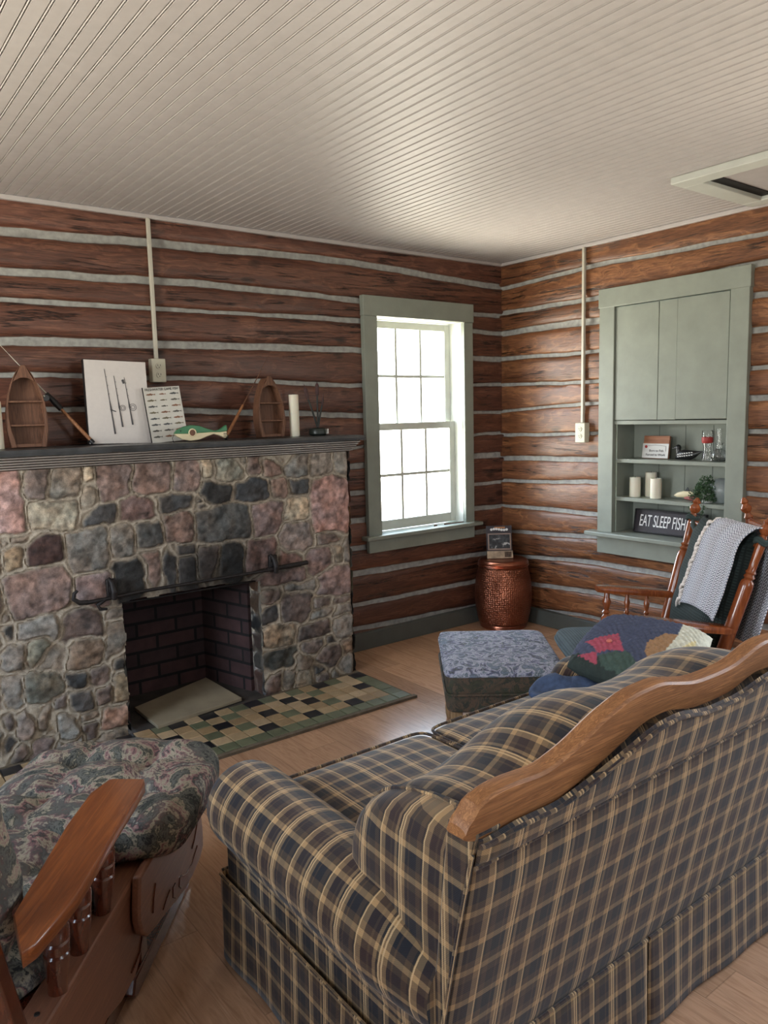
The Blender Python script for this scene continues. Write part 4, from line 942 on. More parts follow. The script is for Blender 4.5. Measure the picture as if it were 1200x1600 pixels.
for sx_ in (-1, 1):
    for sy_ in (-1, 1):
        mb = MB(); mb.box((sx_*(hxF-.045), sy_*(hyF-.045), .215), (.048, .048, .075)); mb.lathe((sx_*(hxF-.045), sy_*(hyF-.045), 0), [(.013, 0), (.018, .02), (.020, .06), (.014, .085), (.022, .10), (.024, .12), (.016, .14), (.024, .155), (.024, .18)], 18)
        mb.build('leg', M['legwood'], FS, bevel=.004)

# ================================================================ COPPER DRUM + display on it
BR = thing('copper_drum_table', 'hammered copper drum side table in the corner of the log walls', 'side table', (-.225, -.22, 0))
prf = [(.0, .002), (.148, .002), (.153, .0), (.157, .008), (.155, .016), (.160, .022), (.158, .030), (.163, .036)]
body = [(.148+.044*math.sin(PI*(.14+.74*t_)), .04+.375*t_) for t_ in np.linspace(0, 1, 26)]
topp = [(.168, .419), (.172, .423), (.167, .427), (.171, .432), (.165, .437), (.169, .442), (.166, .450), (.160, .458), (.150, .464), (.130, .466), (.0, .466)]
def lat(name, prof, uvs=None):
    n = 64; P = [[(r*math.cos(2*PI*j/n), r*math.sin(2*PI*j/n), h_) for j in range(n+1)] for r, h_ in prof]
    U = [[(j/n*86, h_*72) for j in range(n+1)] for r, h_ in prof]; mb = MB(); mb.surf(P, uv=U); return mb.build(name, M['copper'] if uvs else M['copper_s'], BR, smooth=50)
cs = NT('smooth_copper'); cs.base(srgb((164, 104, 82))); M['copper_s'] = cs.set(.28, .95)
lat('base_ring', prf); lat('drum_body', body, 1); lat('top_rim', topp)
PD = thing('picture_stand', 'small black display board with framed photo, leaning on the copper drum', 'picture', (-.25, -.215, .466), -math.radians(37))
tl = math.radians(-13); RM = Matrix.Rotation(tl, 3, 'X')
def lb(nm, x0, x1, y0, y1, z0, z1, m, par=PD, bv=.001, R=RM):
    b = MB(); c = R @ Vector(((x0+x1)/2, (y0+y1)/2, (z0+z1)/2)); b.box(c, (x1-x0, y1-y0, z1-z0), R); return b.build(nm, m, par, bevel=bv)
RM = Matrix.Rotation(math.radians(-10), 3, 'X')
# front of the board faces local -y
lb('back_board', -.086, .086, .0, .010, .004, .220, M['black_paint'], R=RM)
lb('wood_strip', -.086, .086, -.022, .0, .0, .050, plain('whitewashed_wood', (168, 148, 124), .7, var=.25, vs=30), R=RM)
for a in ((-.078, .078, .160, .168), (-.078, .078, .056, .066), (-.078, -.070, .066, .160), (.070, .078, .066, .160)): lb('photo_frame', a[0], a[1], -.012, .0, a[2], a[3], plain('taupe_frame', (142, 122, 112), .5) if 'tf' not in M else M['tf'], R=RM)
pm = NT('dark_photo'); v_ = pm.coord(); pm.base(pm.ramp(pm.noise(v_, 26, 4), [(.4, srgb((30, 30, 32))), (.56, srgb((60, 62, 66))), (.62, srgb((170, 170, 168))), (.75, srgb((200, 198, 190)))])); M['photo'] = pm.set(.4)
lb('photo', -.070, .070, -.006, -.001, .066, .160, M['photo'], bv=0, R=RM)
for i in range(7):
    mb = MB(); c = RM @ Vector((-.052+i*.0172, -.004, .194+.004*math.sin(i))); mb.lathe(c, [(0, -.002), (.0085, -.002), (.0085, .002), (0, .002)], 12, RM @ Vector((0, -1, 0))); mb.build('white_bead', M['whiteceram'], PD)
lb('orange_streak', -.03, .04, -.003, -.0005, .202, .212, plain('tan_mark', (168, 112, 70), .5), R=RM, bv=0)
lb('dark_emblem', .03, .075, -.0235, -.0215, .008, .044, plain('brown_emblem', (84, 64, 50), .6, var=.5, vs=90), R=RM, bv=0)

# ================================================================ ROCKING CHAIRS
YR = 2.4937
def make_rocker(label, loc, rz, cushions=True):
    T = thing('rocking_chair', label, 'chair', loc, rz)
    W = M['rkwood']
    def post(s):
        a = Vector((-.14, s*.262, .30)); b_ = Vector((-.343, s*.322, 1.044)); d = b_-a; L = d.length; ax = d.normalized()
        P = [(.020, 0), (.023, .08), (.024, .30), (.0245, .50), (.022, .52), (.015, .528), (.021, .538), (.015, .548), (.020, .556), (.014, .565), (.015, .60), (.017, .66), (.014, .672), (.019, .682), (.014, .692), (.011, .70), (.021, .712), (.023, .725), (.015, .738), (.012, .742), (.018, .75), (.012, .76), (.006, .77), (.0, .772)]
        sc = L/.772; mb = MB(); mb.lathe(a, [(r*1.05, h_*sc) for r, h_ in P], 20, ax); return mb
    for s in (-1, 1): post(s).build('back_post', W, T)
    for s in (-1, 1):
        # arm board, slightly bowed outwards
        pts = []
        n = 14
        for i in range(n):
            t_ = i/(n-1); f_ = -.235+.36*t_; wdt = .026+.012*math.sin(PI*min(1, t_*1.05))+.004*t_; c_ = s*(.287-.03*t_+.012*math.sin(PI*t_)); z_ = .615+.042*t_
            pts.append((f_, c_, z_, wdt))
        rows = []
        for i, (f_, c_, z_, w_) in enumerate(pts):
            k = .6 if i in (0, n-1) else 1.
            rows.append([(f_, c_-w_*k, z_-.014), (f_, c_-w_, z_-.006), (f_, c_-w_, z_+.005), (f_, c_-w_*.8*k, z_+.012), (f_, c_+w_*.8*k, z_+.012), (f_, c_+w_, z_+.005), (f_, c_+w_, z_-.006), (f_, c_+w_*k, z_-.014)])
        mb = MB(); mb.surf(rows, cv=True, caps=True); mb.build('arm', W, T, smooth=50)
        for i, f_ in enumerate((.075, -.02, -.11)):
            t_ = (f_+.235)/.36; c_ = s*(.287-.03*t_+.012*math.sin(PI*t_)); R = .020 if i == 0 else .0135
            top = Vector((f_, c_, .606+.042*t_)); bot = Vector((f_+.015, s*.245, .405)); d = top-bot; L = d.length
            P = [(.55, 0), (.6, .1), (.9, .25), (1.05, .4), (.95, .5), (.5, .56), (.85, .60), (.5, .64), (.75, .72), (.95, .8), (.6, .88), (.55, 1)]
            mb = MB(); mb.lathe(bot, [(r*R*1.05, h_*L) for r, h_ in P], 16, d); mb.build('arm_spindle', W, T)
    mb = MB(); n = 40; rows = []
    for zt, k in ((.372, .97), (.380, 1.), (.400, 1.), (.406, .98)):
        rows.append([(.03+.25*k*math.copysign(abs(math.cos(2*PI*j/n))**.45, math.cos(2*PI*j/n))+.0, .275*k*math.copysign(abs(math.sin(2*PI*j/n))**.45, math.sin(2*PI*j/n)), zt+.06*(.25*math.copysign(abs(math.cos(2*PI*j/n))**.45, math.cos(2*PI*j/n)))) for j in range(n)])
    mb.surf(rows, cv=True, caps=True); mb.build('seat', W, T, smooth=50)
    for fx in (.2, -.15):
        for s in (-1, 1):
            mb = MB(); a = Vector((fx+.02*(1 if fx > 0 else -1), s*.235, .045)); b_ = Vector((fx, s*.205, .385)); L = (b_-a).length
            mb.lathe(a, [(.013, 0), (.018, .08*L/.34), (.022, .17), (.013, .19), (.020, .2), (.013, .21), (.021, .27), (.015, L)], 14, b_-a); mb.build('leg', W, T)
    for s in (-1, 1):
        mb = MB(); mb.tube([(f_, s*.24, .019+.14*(f_+.02)**2) for f_ in np.linspace(-.42, .36, 24)], .019, 10); mb.build('rocker', W, T)
    mb = MB(); mb.tube([(.21, -.22, .2), (.21, .22, .2)], .012, 10); mb.build('stretcher', W, T)
    A = Vector((-.229, 0, .615)); U = Vector((-.114, 0, .429)).normalized(); Nn = Vector((U.z, 0, -U.x))
    for u_ in (.02, .33):
        mb = MB(); p0, p1 = A+U*u_, A+U*u_; w_ = .287+.08*u_; mb.tube([(p0.x, -w_, p0.z), (p0.x-.02, 0, p0.z), (p0.x, w_, p0.z)], .014, 10); mb.build('back_rail', W, T)
    for i in range(5):
        s_ = -.17+.085*i; mb = MB(); a = A+U*-.2; b_ = A+U*.33; mb.tube([(a.x+.02, s_, a.z), ((a.x+b_.x)/2-.02, s_, (a.z+b_.z)/2), (b_.x-.01, s_*1.15, b_.z)], .009, 8); mb.build('back_spindle', W, T)
    if not cushions: return T, A, U, Nn
    # seat cushion
    def f(x, y, z, p): return (p[0], p[1]*(1-.06*(1-x)), p[2]+(.02*(1-x*x)*(1-y*y) if z > 0 else 0)+.06*p[0]+.003*float(vn(p[0]*12, p[1]*12)))
    mb = MB(); mb.surf(superell((.045, 0, .438), (.285, .285, .047), .4, 64, 24, f, .55), cv=True); c = mb.build('seat_cushion', M['slipseat'], T, smooth=80, boxuv=True)
    mb = MB(); k = lambda v: math.copysign(abs(v)**.4, v)
    mb.tube([(.045+.287*k(math.cos(t_)), .287*k(math.sin(t_))*(1-.06*(1-k(math.cos(t_)))), .438+.06*.285*k(math.cos(t_))) for t_ in np.linspace(0, 2*PI, 64, endpoint=False)], .004, 8, True); mb.build('cushion_welt', M['slipseat'], c)
    # slipcovered back cushion between and around the posts
    def bp(s_, u_, o_): p = A+U*u_+Nn*o_; return (p.x, s_, p.z)
    n, m = 44, 36; rows = []; UV = []
    for side in (0,):
        for i in range(m):
            v_ = i/(m-1); u_ = -.17+.545*v_; wd_ = .222+.02*v_
            r_ = []; q_ = []
            for j in range(n):
                a_ = 2*PI*j/n; cs_, sn_ = math.cos(a_), math.sin(a_)
                s_ = wd_*math.copysign(abs(cs_)**.55, cs_)*(1-.04*(v_ > .9)); th = (.062+.014*math.sin(PI*v_))*math.copysign(abs(sn_)**.75, sn_)*math.sqrt(max(.02, 1-max(0, (v_-.86)/.14)**2))
                sag = -.028*(1-(s_/wd_)**2)*(v_**4)
                wr = .006*float(fbm(s_*9+2, u_*9, 3))+.004*math.sin(u_*40+s_*22)*(1-v_)
                r_.append(bp(s_+.028, u_+sag, .0+th*.9+wr)); q_.append((s_, u_+(.1 if sn_ < 0 else 0)))
            rows.append(r_); UV.append(q_)
    mb = MB(); mb.surf(rows, cv=True, uv=UV, caps=False); mb.add(rows[-1], [tuple(range(n))], UV[-1]); mb.build('back_cushion', M['slip'], T, smooth=80)
    for s in (-1, 1):
        mb = MB(); c0 = Vector((-.14, s*.262, .30)); c1 = Vector((-.343, s*.322, 1.044)); k0 = .872
        for dz in (0, .012): p = c0.lerp(c1, k0+dz); ax = (c1-c0).normalized(); R = Vector((0, 0, 1)).rotation_difference(ax).to_matrix(); mb.tube([tuple(p+R @ Vector((.022*math.cos(t_), .022*math.sin(t_), .004*math.sin(3*t_)))) for t_ in np.linspace(0, 2*PI, 20, endpoint=False)], .008, 8, True)
        p = c0.lerp(c1, k0); mb.tube([tuple(p+Vector((.0, -s*.015, 0))), tuple(p+Vector((.02, -s*.06, -.02))), tuple(p+Vector((.03, -s*.11, -.035)))], [.009, .012, .01], 8)
        mb.build('cover_tie', M['slip'], T)
    return T, A, U, Nn
R1, A_, U_, N_ = make_rocker('maple rocking chair with dark green cushions and a herringbone throw', (-1.2231, -1.9784, 0), YR)
# throw over the near half of the chair back
TH = thing('herringbone_throw', 'white and grey herringbone throw with fringe draped over the rocking chair back', 'throw', (-1.2231, -1.9784, 0), YR)
def bp(s_, u_, o_): p = A_+U_*u_+N_*o_; return (p.x, s_, p.z)
n, m = 60, 90; rows = []; UV = []
for i in range(m):
    t_ = i/(m-1)*.92; r_ = []; q_ = []        # arc from front bottom, over the top, down behind
    for j in range(n):
        s_ = .015+.315*j/(n-1)
        u0 = .012+.02*math.sin(s_*9); Lf = .375-u0
        skew = -.03*(1-t_/.4) if t_ < .4 else 0
        if t_ < .40: u_ = u0+Lf*t_/.40; o_ = .082-.004*math.sin(s_*30); ov = max(0, (u_-.30)/.075); o_ -= .028*ov*ov
        elif t_ < .52: a_ = (t_-.40)/.12*PI; u_ = .375+.022*math.sin(a_); o_ = .002+.050*math.cos(a_)
        else: u_ = .375-(t_-.52)*1.05; o_ = -.056-.03*min(1, (t_-.52)*6)-.004*math.sin(s_*25+t_*9)
        sag = -.02*(1-(s_/.3)**2)*(1 if .3 < t_ < .6 else .5)
        r_.append(bp(s_+skew+.012*math.sin(t_*14)*(j/(n-1)-.5), u_+sag*.3, o_+.004*float(fbm(s_*14, t_*12, 3)))); q_.append((s_, t_*1.0))
    rows.append(r_); UV.append(q_)
mb = MB(); mb.surf(rows, uv=UV); mb.build('woven_cloth', M['throw'], TH, smooth=80, solid=.005)
mb = MB(); rs = np.random.RandomState(8)
for i in range(2, m-34, 2):
    p = Vector(rows[i][0]); q0 = Vector(rows[i+1][0]); dn = (Vector(rows[i-2][0])-Vector(rows[i][0])); dn.normalize() if dn.length else None
    L = .045+.02*rs.rand(); out = Vector((.006*rs.randn()+.006, -.8, -.35+.2*rs.randn())).normalized()
    pts = [tuple(p), tuple(p+out*L*.4+Vector((.004, 0, .0))), tuple(p+out*L*.75+Vector((.002, 0, -.012))), tuple(p+out*L+Vector((0, 0, -.028)))]
    mb.tube(pts, [.006, .008, .007, .003], 6)
fr = mb.build('fringe', M['fringe'], TH, smooth=80); 
# a second rocker behind, back to back with the first
make_rocker('maple rocking chair behind the first one, only its turned finial showing', (-.545, -2.53, 0), YR+PI, False)

# ================================================================ GLIDER CHAIR AND ITS OTTOMAN (lower left)
GF = Vector((.63, .777, 0)).normalized(); GA = math.atan2(GF.y, GF.x)   # local +x forward, local +y to its left
GL = thing('glider_chair', 'maple glider rocking chair with foliage tapestry cushions', 'chair', (-3.38, -2.04, 0), GA)
GW, GP, GD, GT = M['glwood'], M['glpanel'], M['gldark'], M['glider_fabric']
Wd = .62
def gl_side(mirror):
    Y = (lambda r: -r) if not mirror else (lambda r: Wd+r)
    # arm board outline (f, r)
    inner = [(.006, -.042), (.0, -.052), (-.06, -.070), (-.20, -.064), (-.37, -.044), (-.487, -.030)]
    outer = [(-.583, .034), (-.560, .046), (-.50, .054), (-.435, .060), (-.30, .054), (-.209, .048), (-.08, .044), (-.012, .040), (.004, .034)]
    poly = [(f, Y(r)) for f, r in inner+outer]
    mb = MB(); n = len(poly); c = (-.27, Y(0)); rings = []
    for z_, k_ in ((.572, .95), (.576, 1.), (.592, 1.), (.599, .985), (.601, .95)): rings.append([(c[0]+(f-c[0])*(1-(1-k_)*.25), c[1]+(r-c[1])*k_, z_+.012*(f+.27)) for f, r in poly])
    mb.surf(rings, cv=True, caps=True); mb.build('arm', GW, GL, smooth=50)
    for (fb, rb), (ft, rt) in zip(((-.131, -.032), (-.257, -.030), (-.368, -.024)), ((-.16, .0), (-.30, .004), (-.41, .006))):
        b0 = Vector((fb, Y(rb), .352)); t0 = Vector((ft, Y(rt), .575)); d = t0-b0; L = d.length
        P = [(.016, 0), (.0165, .03), (.021, .09), (.021, .105), (.0175, .109), (.021, .113), (.0215, .135), (.0175, .139), (.0215, .143), (.021, .165), (.017, .172), (.020, .178), (.017, .2), (.016, L)]
        mb = MB(); mb.lathe(b0, [(r*1.15, h_) for r, h_ in P], 20, d); mb.build('arm_spindle', GD, GL)
    # rail under the spindles
    mb = MB(); pl = [(.078, Y(-.068)), (.084, Y(-.055)), (.082, Y(-.02)), (.070, Y(-.004)), (-.50, Y(-.004)), (-.52, Y(-.068))]
    mb.prism(pl, .330, .358, lambda a, c, d: (a, c, d)); mb.build('side_rail', GP, GL, bevel=.005)
    # shaped side panel
    pl = [(.050, .332), (.048, .30), (.030, .265), (.026, .235), (.034, .20), (.028, .165), (.0, .135), (-.03, .118), (-.12, .125), (-.20, .150), (-.28, .150), (-.36, .125), (-.44, .120), (-.49, .14), (-.51, .20), (-.505, .332)]
    d0, d1 = sorted((Y(-.028), Y(-.006))); mb = MB(); mb.prism(pl, d0, d1, lambda a, c, d: (a, d, c)); pn = mb.build('side_panel', GP, GL, bevel=.005)
    mb = MB(); yy = Y(-.0045); mb.tube([(.035, yy, .29), (.025, yy, .25), (.03, yy, .20), (.0, yy, .16), (-.06, yy, .15)], .0022, 6); mb.tube([(-.45, yy, .29), (-.47, yy, .22), (-.42, yy, .165)], .0022, 6); mb.build('carved_line', GD, pn)
    # screws
    mb = MB(); 
    for f in (-.075, -.43): mb.lathe((f, Y(-.035), .357), [(0, 0), (.006, 0), (.005, .003), (0, .0035)], 10)
    mb.build('screw_caps', M['iron'], GL)
    # rear stile
    a, b_ = Vector((-.47, Y(-.012), .15)), Vector((-.70, Y(-.030), 1.04)); ax = (b_-a).normalized(); L = (b_-a).length
    mb = MB(); X_ = Vector((0, 1, 0)); Zz = ax; Yv = Zz.cross(X_); R = Matrix((X_, Yv, Zz)).transposed(); mb.box(a.lerp(b_, .5), (.034, .042, L), R); mb.build('back_stile', GD, GL, bevel=.009)
    # swing base
    d0, d1 = sorted((Y(-.09), Y(-.06))); mb = MB(); mb.prism([(.08, .0), (.11, .02), (.10, .05), (-.46, .05), (-.50, .02), (-.47, 0)], d0, d1, lambda a, c, d: (a, d, c)); mb.build('base_runner', GD, GL, bevel=.005)
    for f in (-.02, -.40):
        mb = MB(); mb.box((f, Y(-.075), .18), (.05, .022, .27)); mb.build('base_upright', GD, GL, bevel=.004)
gl_side(False); gl_side(True)
for f in (-.04, -.38):
    mb = MB(); mb.box((f, Wd/2, .06), (.06, Wd-.16, .022)); mb.build('base_stretcher', GD, GL, bevel=.004)
mb = MB(); mb.box((-.20, Wd/2, .315), (.56, Wd-.12, .03)); mb.build('seat_deck', GD, GL, bevel=.004)
for z_, f in ((1.01, -.69), (.50, -.56)):
    mb = MB(); mb.box((f, Wd/2, z_), (.026, Wd-.06, .07), Matrix.Rotation(-.25, 3, 'Y')); mb.build('back_rail', GD, GL, bevel=.006)
def tufted(cx_, cy_, cz_, hx_, hy_, hz_, tufts, e=.5, e2=.62, depth=.035, rad=.075, mapf=None, amp=.010, seed=0):
    def f(x, y, z, p):
        X_, Y_ = p[0], p[1]; d = 0
        for a, c in tufts: d += math.exp(-(((X_-a)**2+(Y_-c)**2)/rad**2))
        # creases radiate between tufts
        cr_ = .004*math.sin(X_*52+seed)*math.sin(Y_*47+seed*2)-.020*max(0, abs(z))*(sum(math.exp(-((Y_-c)/.022)**2) for c in sorted(set(q[1] for q in tufts)))+sum(math.exp(-((X_-a)/.022)**2) for a in sorted(set(q[0] for q in tufts))))*(1 if z > 0 else 0)
        k = 1-.0*abs(z); zz = p[2]*(1-depth/hz_*d*.55)+cr_*(abs(z))+amp*float(fbm(X_*11+seed, Y_*11+z*2, 3))
        rr = 1+.02*float(vn(X_*15+seed, Y_*15))
        q = (X_*rr, Y_*rr, zz); return mapf(*q) if mapf else q
    P = superell((cx_, cy_, cz_), (hx_, hy_, hz_), e, 96, 44, f, e2); mb = MB(); return mb.surf(P, cv=True)
tuf = [(-.12, -.13), (-.12, .13), (.12, -.13), (.12, .13)]
tufted(-.195, Wd/2, .398, .265, .262, .085, tuf, seed=1).build('seat_cushion', GT, GL, smooth=80)
# back cushion leaning with the stiles
th_ = math.atan2(.23, .89); R = Matrix.Rotation(-th_, 3, 'Y')
def mp(x, y, z): v_ = R @ Vector((z, y, x)); return tuple(v_)
tf2 = [(-.17, -.13), (-.17, .13), (.0, -.13), (.0, .13), (.17, -.13), (.17, .13)]
tufted(-.475, Wd/2, .735, .325, .262, .092, tf2, seed=5, mapf=mp).build('back_cushion', GT, GL, smooth=80)

GO = thing('glider_ottoman', 'matching glider ottoman with puffy foliage cushion in front of the hearth', 'ottoman', (GL.location.x+GF.x*.32+GF.y*-.22, GL.location.y+GF.y*.32+GF.x*.22, 0), GA)
# local: x forward, y left; centre at f=.32, r=-.22
def O(f, r): return (f-.32, -(r+.22))
tufted(-.035, -.035, .420, .27, .29, .080, [(-.10, -.10), (-.10, .11), (.10, -.10), (.10, .11)], seed=9, amp=.016, e=.5).build('cushion', GT, GO, smooth=80)
for r0, r1, vis in ((.0, .022, 1), (-.452, -.428, 0)):
    pl = [(-.03, .375), (-.048, .31), (-.052, .275), (-.040, .235), (-.005, .203), (.05, .188), (.12, .172), (.20, .150), (.29, .130), (.37, .121), (.45, .125), (.490, .145), (.494, .20), (.482, .27), (.45, .33), (.42, .365)]
    pl = [(a-.32, c) for a, c in pl]; ys = sorted((-(r0+.22), -(r1+.22))); mb = MB(); mb.prism(pl, ys[0], ys[1], lambda a, c, d: (a, d, c)); pn = mb.build('side_panel', GP, GO, bevel=.006)
    yy = -(r1+.22)-.001 if vis else -(r0+.22)+.001
    for pts in (((.44, .255), (.40, .22), (.37, .205)), ((.42, .185), (.36, .165), (.30, .17), (.27, .185)), ((.25, .16), (.235, .175), (.245, .195), (.262, .192)), ((.20, .165), (.18, .18), (.185, .205), (.205, .205)), ((.16, .215), (.13, .21), (.10, .20)), ((.06, .30), (.04, .27), (.03, .24))):
        mb = MB(); mb.tube([(a-.32, yy, c) for a, c in pts], .0017, 6); mb.build('carved_scroll', GD, pn)
mb = MB(); mb.box((-.10, 0, .305), (.46, .42, .022)); mb.build('cushion_deck', GD, GO, bevel=.003)
for ys in (-.17, .17):
    mb = MB(); mb.prism([(-.27, .0), (-.30, .02), (-.28, .055), (.18, .055), (.21, .02), (.18, 0)], ys-.014, ys+.014, lambda a, c, d: (a, d, c)); mb.build('base_runner', GD, GO, bevel=.005)
    for f in (-.20, .11): mb = MB(); mb.box((f, ys, .17), (.05, .020, .27)); mb.build('base_upright', GD, GO, bevel=.004)
for f in (-.20, .11): mb = MB(); mb.box((f, 0, .05), (.05, .32, .02)); mb.build('base_stretcher', GD, GO, bevel=.003)

# ================================================================ THINGS ON THE MANTEL (top at z 1.340)
ZM = 1.341; YM = -.20
def boat(label, x, y, hgt_, wid, rz, lean):
    T = thing('boat_shelf', label, 'decorative shelf', (x, y, ZM), rz)
    B_ = M['boatwood']; w2 = wid/2; Lm = Matrix.Rotation(lean, 3, 'X')
    def hw(t):   # half width along the height, blunt stern at the bottom, pointed bow at the top
        return w2*(.84+.16*math.sin(PI*min(1, t/.6)) if t < .3 else math.cos((t-.3)/.7*PI/2)**.62*1.0 if t < .985 else .12)
    ts = np.linspace(0, .97, 26); dep = .062
    o_ = [(hw(t), t*hgt_) for t in ts]
    out = [(-a, c) for a, c in o_]+[(0.0, hgt_*.985)]+[(a, c) for a, c in o_[::-1]]
    L3 = lambda a, d, c: tuple(Lm @ Vector((a, d, c)))
    rows = []
    for k_, dd in ((1., -dep), (1.0, -dep*.5), (.93, 0), (.85, 0), (.90, -dep*.5), (.905, -dep)): rows.append([L3(a*k_, dd, .5*hgt_+(c-.5*hgt_)*(1 if k_ > .9 else .93)) for a, c in out])
    mb = MB(); mb.surf(rows, cu=True); mb.build('hull', B_, T, smooth=45)
    mb = MB(); inn = [(a*.9, c*.97+.002) for a, c in out]; mb.prism(inn, -.010, -.003, lambda a, c, d: L3(a, d, c)); mb.build('back_board', B_, T)
    mb = MB(); mb.prism([(-hw(.84), .80*hgt_), (-.4*hw(.9), .845*hgt_), (.4*hw(.9), .845*hgt_), (hw(.84), .80*hgt_), (.25*hw(.9), 1.0*hgt_), (-.25*hw(.9), 1.0*hgt_)], -dep-.004, -dep+.006, lambda a, c, d: L3(a, d, c)); mb.build('bow_deck', B_, T, bevel=.002)
    for t in (.27, .56):
        a = hw(t)*.93; mb = MB(); b0 = Lm @ Vector((0, -dep/2, t*hgt_)); mb.box(b0, (2*a, dep-.004, .008), Lm); mb.build('thwart_shelf', B_, T, bevel=.001)
    mb = MB(); mb.box(Lm @ Vector((0, -dep/2, .008)), (2*hw(0)*.95, dep-.002, .014), Lm); mb.build('stern_board', B_, T, bevel=.001)
    for s in (-1, 1):
        mb = MB(); mb.prism([(s*hw(.0)*.98, .0), (s*hw(.2)*.98, .2*hgt_), (s*hw(.5)*1.0, .5*hgt_), (s*hw(.5)*.90, .46*hgt_), (s*hw(.35)*.86, .36*hgt_), (s*hw(.2)*.80, .2*hgt_), (s*hw(.1)*.72, .1*hgt_), (s*hw(0)*.72, 0)], -dep-.004, -dep+.004, lambda a, c, d: L3(a, d, c)); mb.build('gunwale_trim', B_, T, bevel=.001)
    return T
boat('tall brown wooden boat-shaped shelf at the left end of the mantel', -3.130, -.17, .350, .165, -.12, -.05)
boat('smaller brown wooden boat-shaped shelf beside the tall candle', -1.950, -.17, .315, .165, .06, -.05)
def candle(label, x, y, z, r, h_, grp=None):
    T = thing('pillar_candle', label, 'candle', (x, y, z), 0, grp)
    mb = MB(); mb.lathe((0, 0, 0), [(0, 0), (r*.98, 0), (r, .003), (r, h_-.004), (r*.97, h_), (r*.86, h_-.001), (r*.75, h_-.008), (0, h_-.010)], 28, caps=False); mb.build('wax', M['candle'], T)
    mb = MB(); mb.tube([(0, 0, h_-.012), (.001, 0, h_+.006)], .0012, 6); mb.build('wick', M['dark'], T)
candle('tall ivory candle right of the smaller boat shelf on the mantel', -1.797, -.20, ZM, .0265, .222)
candle('ivory candle at the far left edge of the mantel', -3.262, -.21, ZM, .030, .20)
def rod(label, p0, p1, x_handle):
    T = thing('fishing_rod', label, 'fishing rod', p0)
    a, b_ = Vector(p0), Vector(p1); d = b_-a; ax = d.normalized(); L = d.length
    mb = MB(); mb.tube([a, a+d*.20, a+d*.36], [.0085, .0080, .0065], 12); mb.build('cane_handle', M['rodcork'], T, world=True)
    mb = MB(); mb.lathe(a-ax*.004, [(0, 0), (.010, .0), (.010, .016), (.008, .022)], 12, ax); mb.build('butt_cap', M['blackp'], T, world=True)
    if x_handle:
        mb = MB(); mb.tube([a+d*.34, a+d*.40, a+d*.50], [.012, .014, .010], 12); mb.build('reel_seat', M['blackp'], T, world=True)
        mb = MB(); c = a+d*.46+Vector((-.022, -.01, -.002)); mb.lathe(c, [(0, -.012), (.014, -.012), (.015, 0), (.014, .012), (0, .012)], 18, (0, 1, 0)); mb.tube([c, c+Vector((-.012, -.016, .006))], .003, 6); mb.tube([a+d*.42, c], .004, 6); mb.build('reel', M['blackp'], T, world=True)
        mb = MB(); mb.lathe(c+Vector((-.010, -.016, .008)), [(0, -.004), (.0045, -.002), (.0045, .003), (0, .005)], 10, (0, 1, 0)); mb.build('reel_knob', M['conduit'], T, world=True)
    mb = MB(); mb.tube([a+d*(.34 if not x_handle else .48), a+d*.7, b_], [.0035, .002, .0010], 8); mb.build('shaft', M['conduit'] if x_handle else M['boatwood'], T, world=True)
    mb = MB()
    for k_ in (.62, .78, .9): p = a+d*k_+Vector((0, -.004, 0)); mb.tube([p+Vector((.004*math.cos(t_), 0, .004*math.sin(t_))) for t_ in np.linspace(0, 2*PI, 10, endpoint=False)], .0007, 5, True)
    mb.build('line_guides', M['iron'], T, world=True)
rod('miniature fishing rod with black reel leaning right of the left boat shelf', (-2.861, -.20, ZM+.012), (-3.19, -.045, 1.800), True)
rod('miniature cane rod leaning left of the smaller boat shelf', (-2.212, -.22, ZM+.008), (-1.835, -.045, 1.800), False)
# canvas print with rods
CV = thing('canvas_print', 'white square canvas with three drawn fishing rods, leaning on the mantel', 'picture', (-2.730, -.185, ZM))
Lc = Matrix.Rotation(math.radians(-6), 3, 'X') @ Matrix.Rotation(math.radians(1.5), 3, 'Y')
mb = MB(); mb.box(Lc @ Vector((0, 0, .193)), (.287, .018, .385), Lc); mb.build('canvas', M['paper'], CV, bevel=.002)
mb = MB(); 
mb.box(Lc @ Vector((-.1450, .002, .193)), (.003, .022, .387), Lc); mb.build('dark_edge', M['blackp'], CV)
def onc(x, z, y=-.0098): return Lc @ Vector((x, y, z))
def ink_line(mb, pts, w): mb.tube([onc(a, c) for a, c in pts], w if hasattr(w, '__len__') else [w]*len(pts), 6)
for k_, (xt, zt, xb, zb) in enumerate(((-.053, .345, -.025, .045), (-.012, .315, .012, .078), (.036, .310, .060, .088))):
    mb = MB(); dx_, dz_ = xb-xt, zb-zt; P = lambda t: (xt+dx_*t, zt+dz_*t)
    ink_line(mb, [P(0), P(.5)], [.0010, .0018]); ink_line(mb, [P(.5), P(.62), P(.66)], [.0020, .0040, .0030]); ink_line(mb, [P(.66), P(.8), P(1)], [.0025, .0030, .0042])
    for q in (.12, .25, .38): a = P(q); ink_line(mb, [a, (a[0]+.006, a[1])], .0008)
    c = P(.62); r_ = (.0, .013, .016)[k_]
    if r_:
        for rr in (r_, r_*.55): mb.tube([onc(c[0]+.016+rr*math.cos(t_), c[1]-.002+rr*math.sin(t_)) for t_ in np.linspace(0, 2*PI, 16, endpoint=False)], .0010, 5, True)
    else: ink_line(mb, [(c[0]-.004, c[1]), (c[0]+.022, c[1]-.01)], .0022)
    if k_ == 2: ink_line(mb, [(xt-.010, zt-.012), (xt-.004, zt-.03)], .005)
    mb.build('drawn_rod', M['ink'], CV)
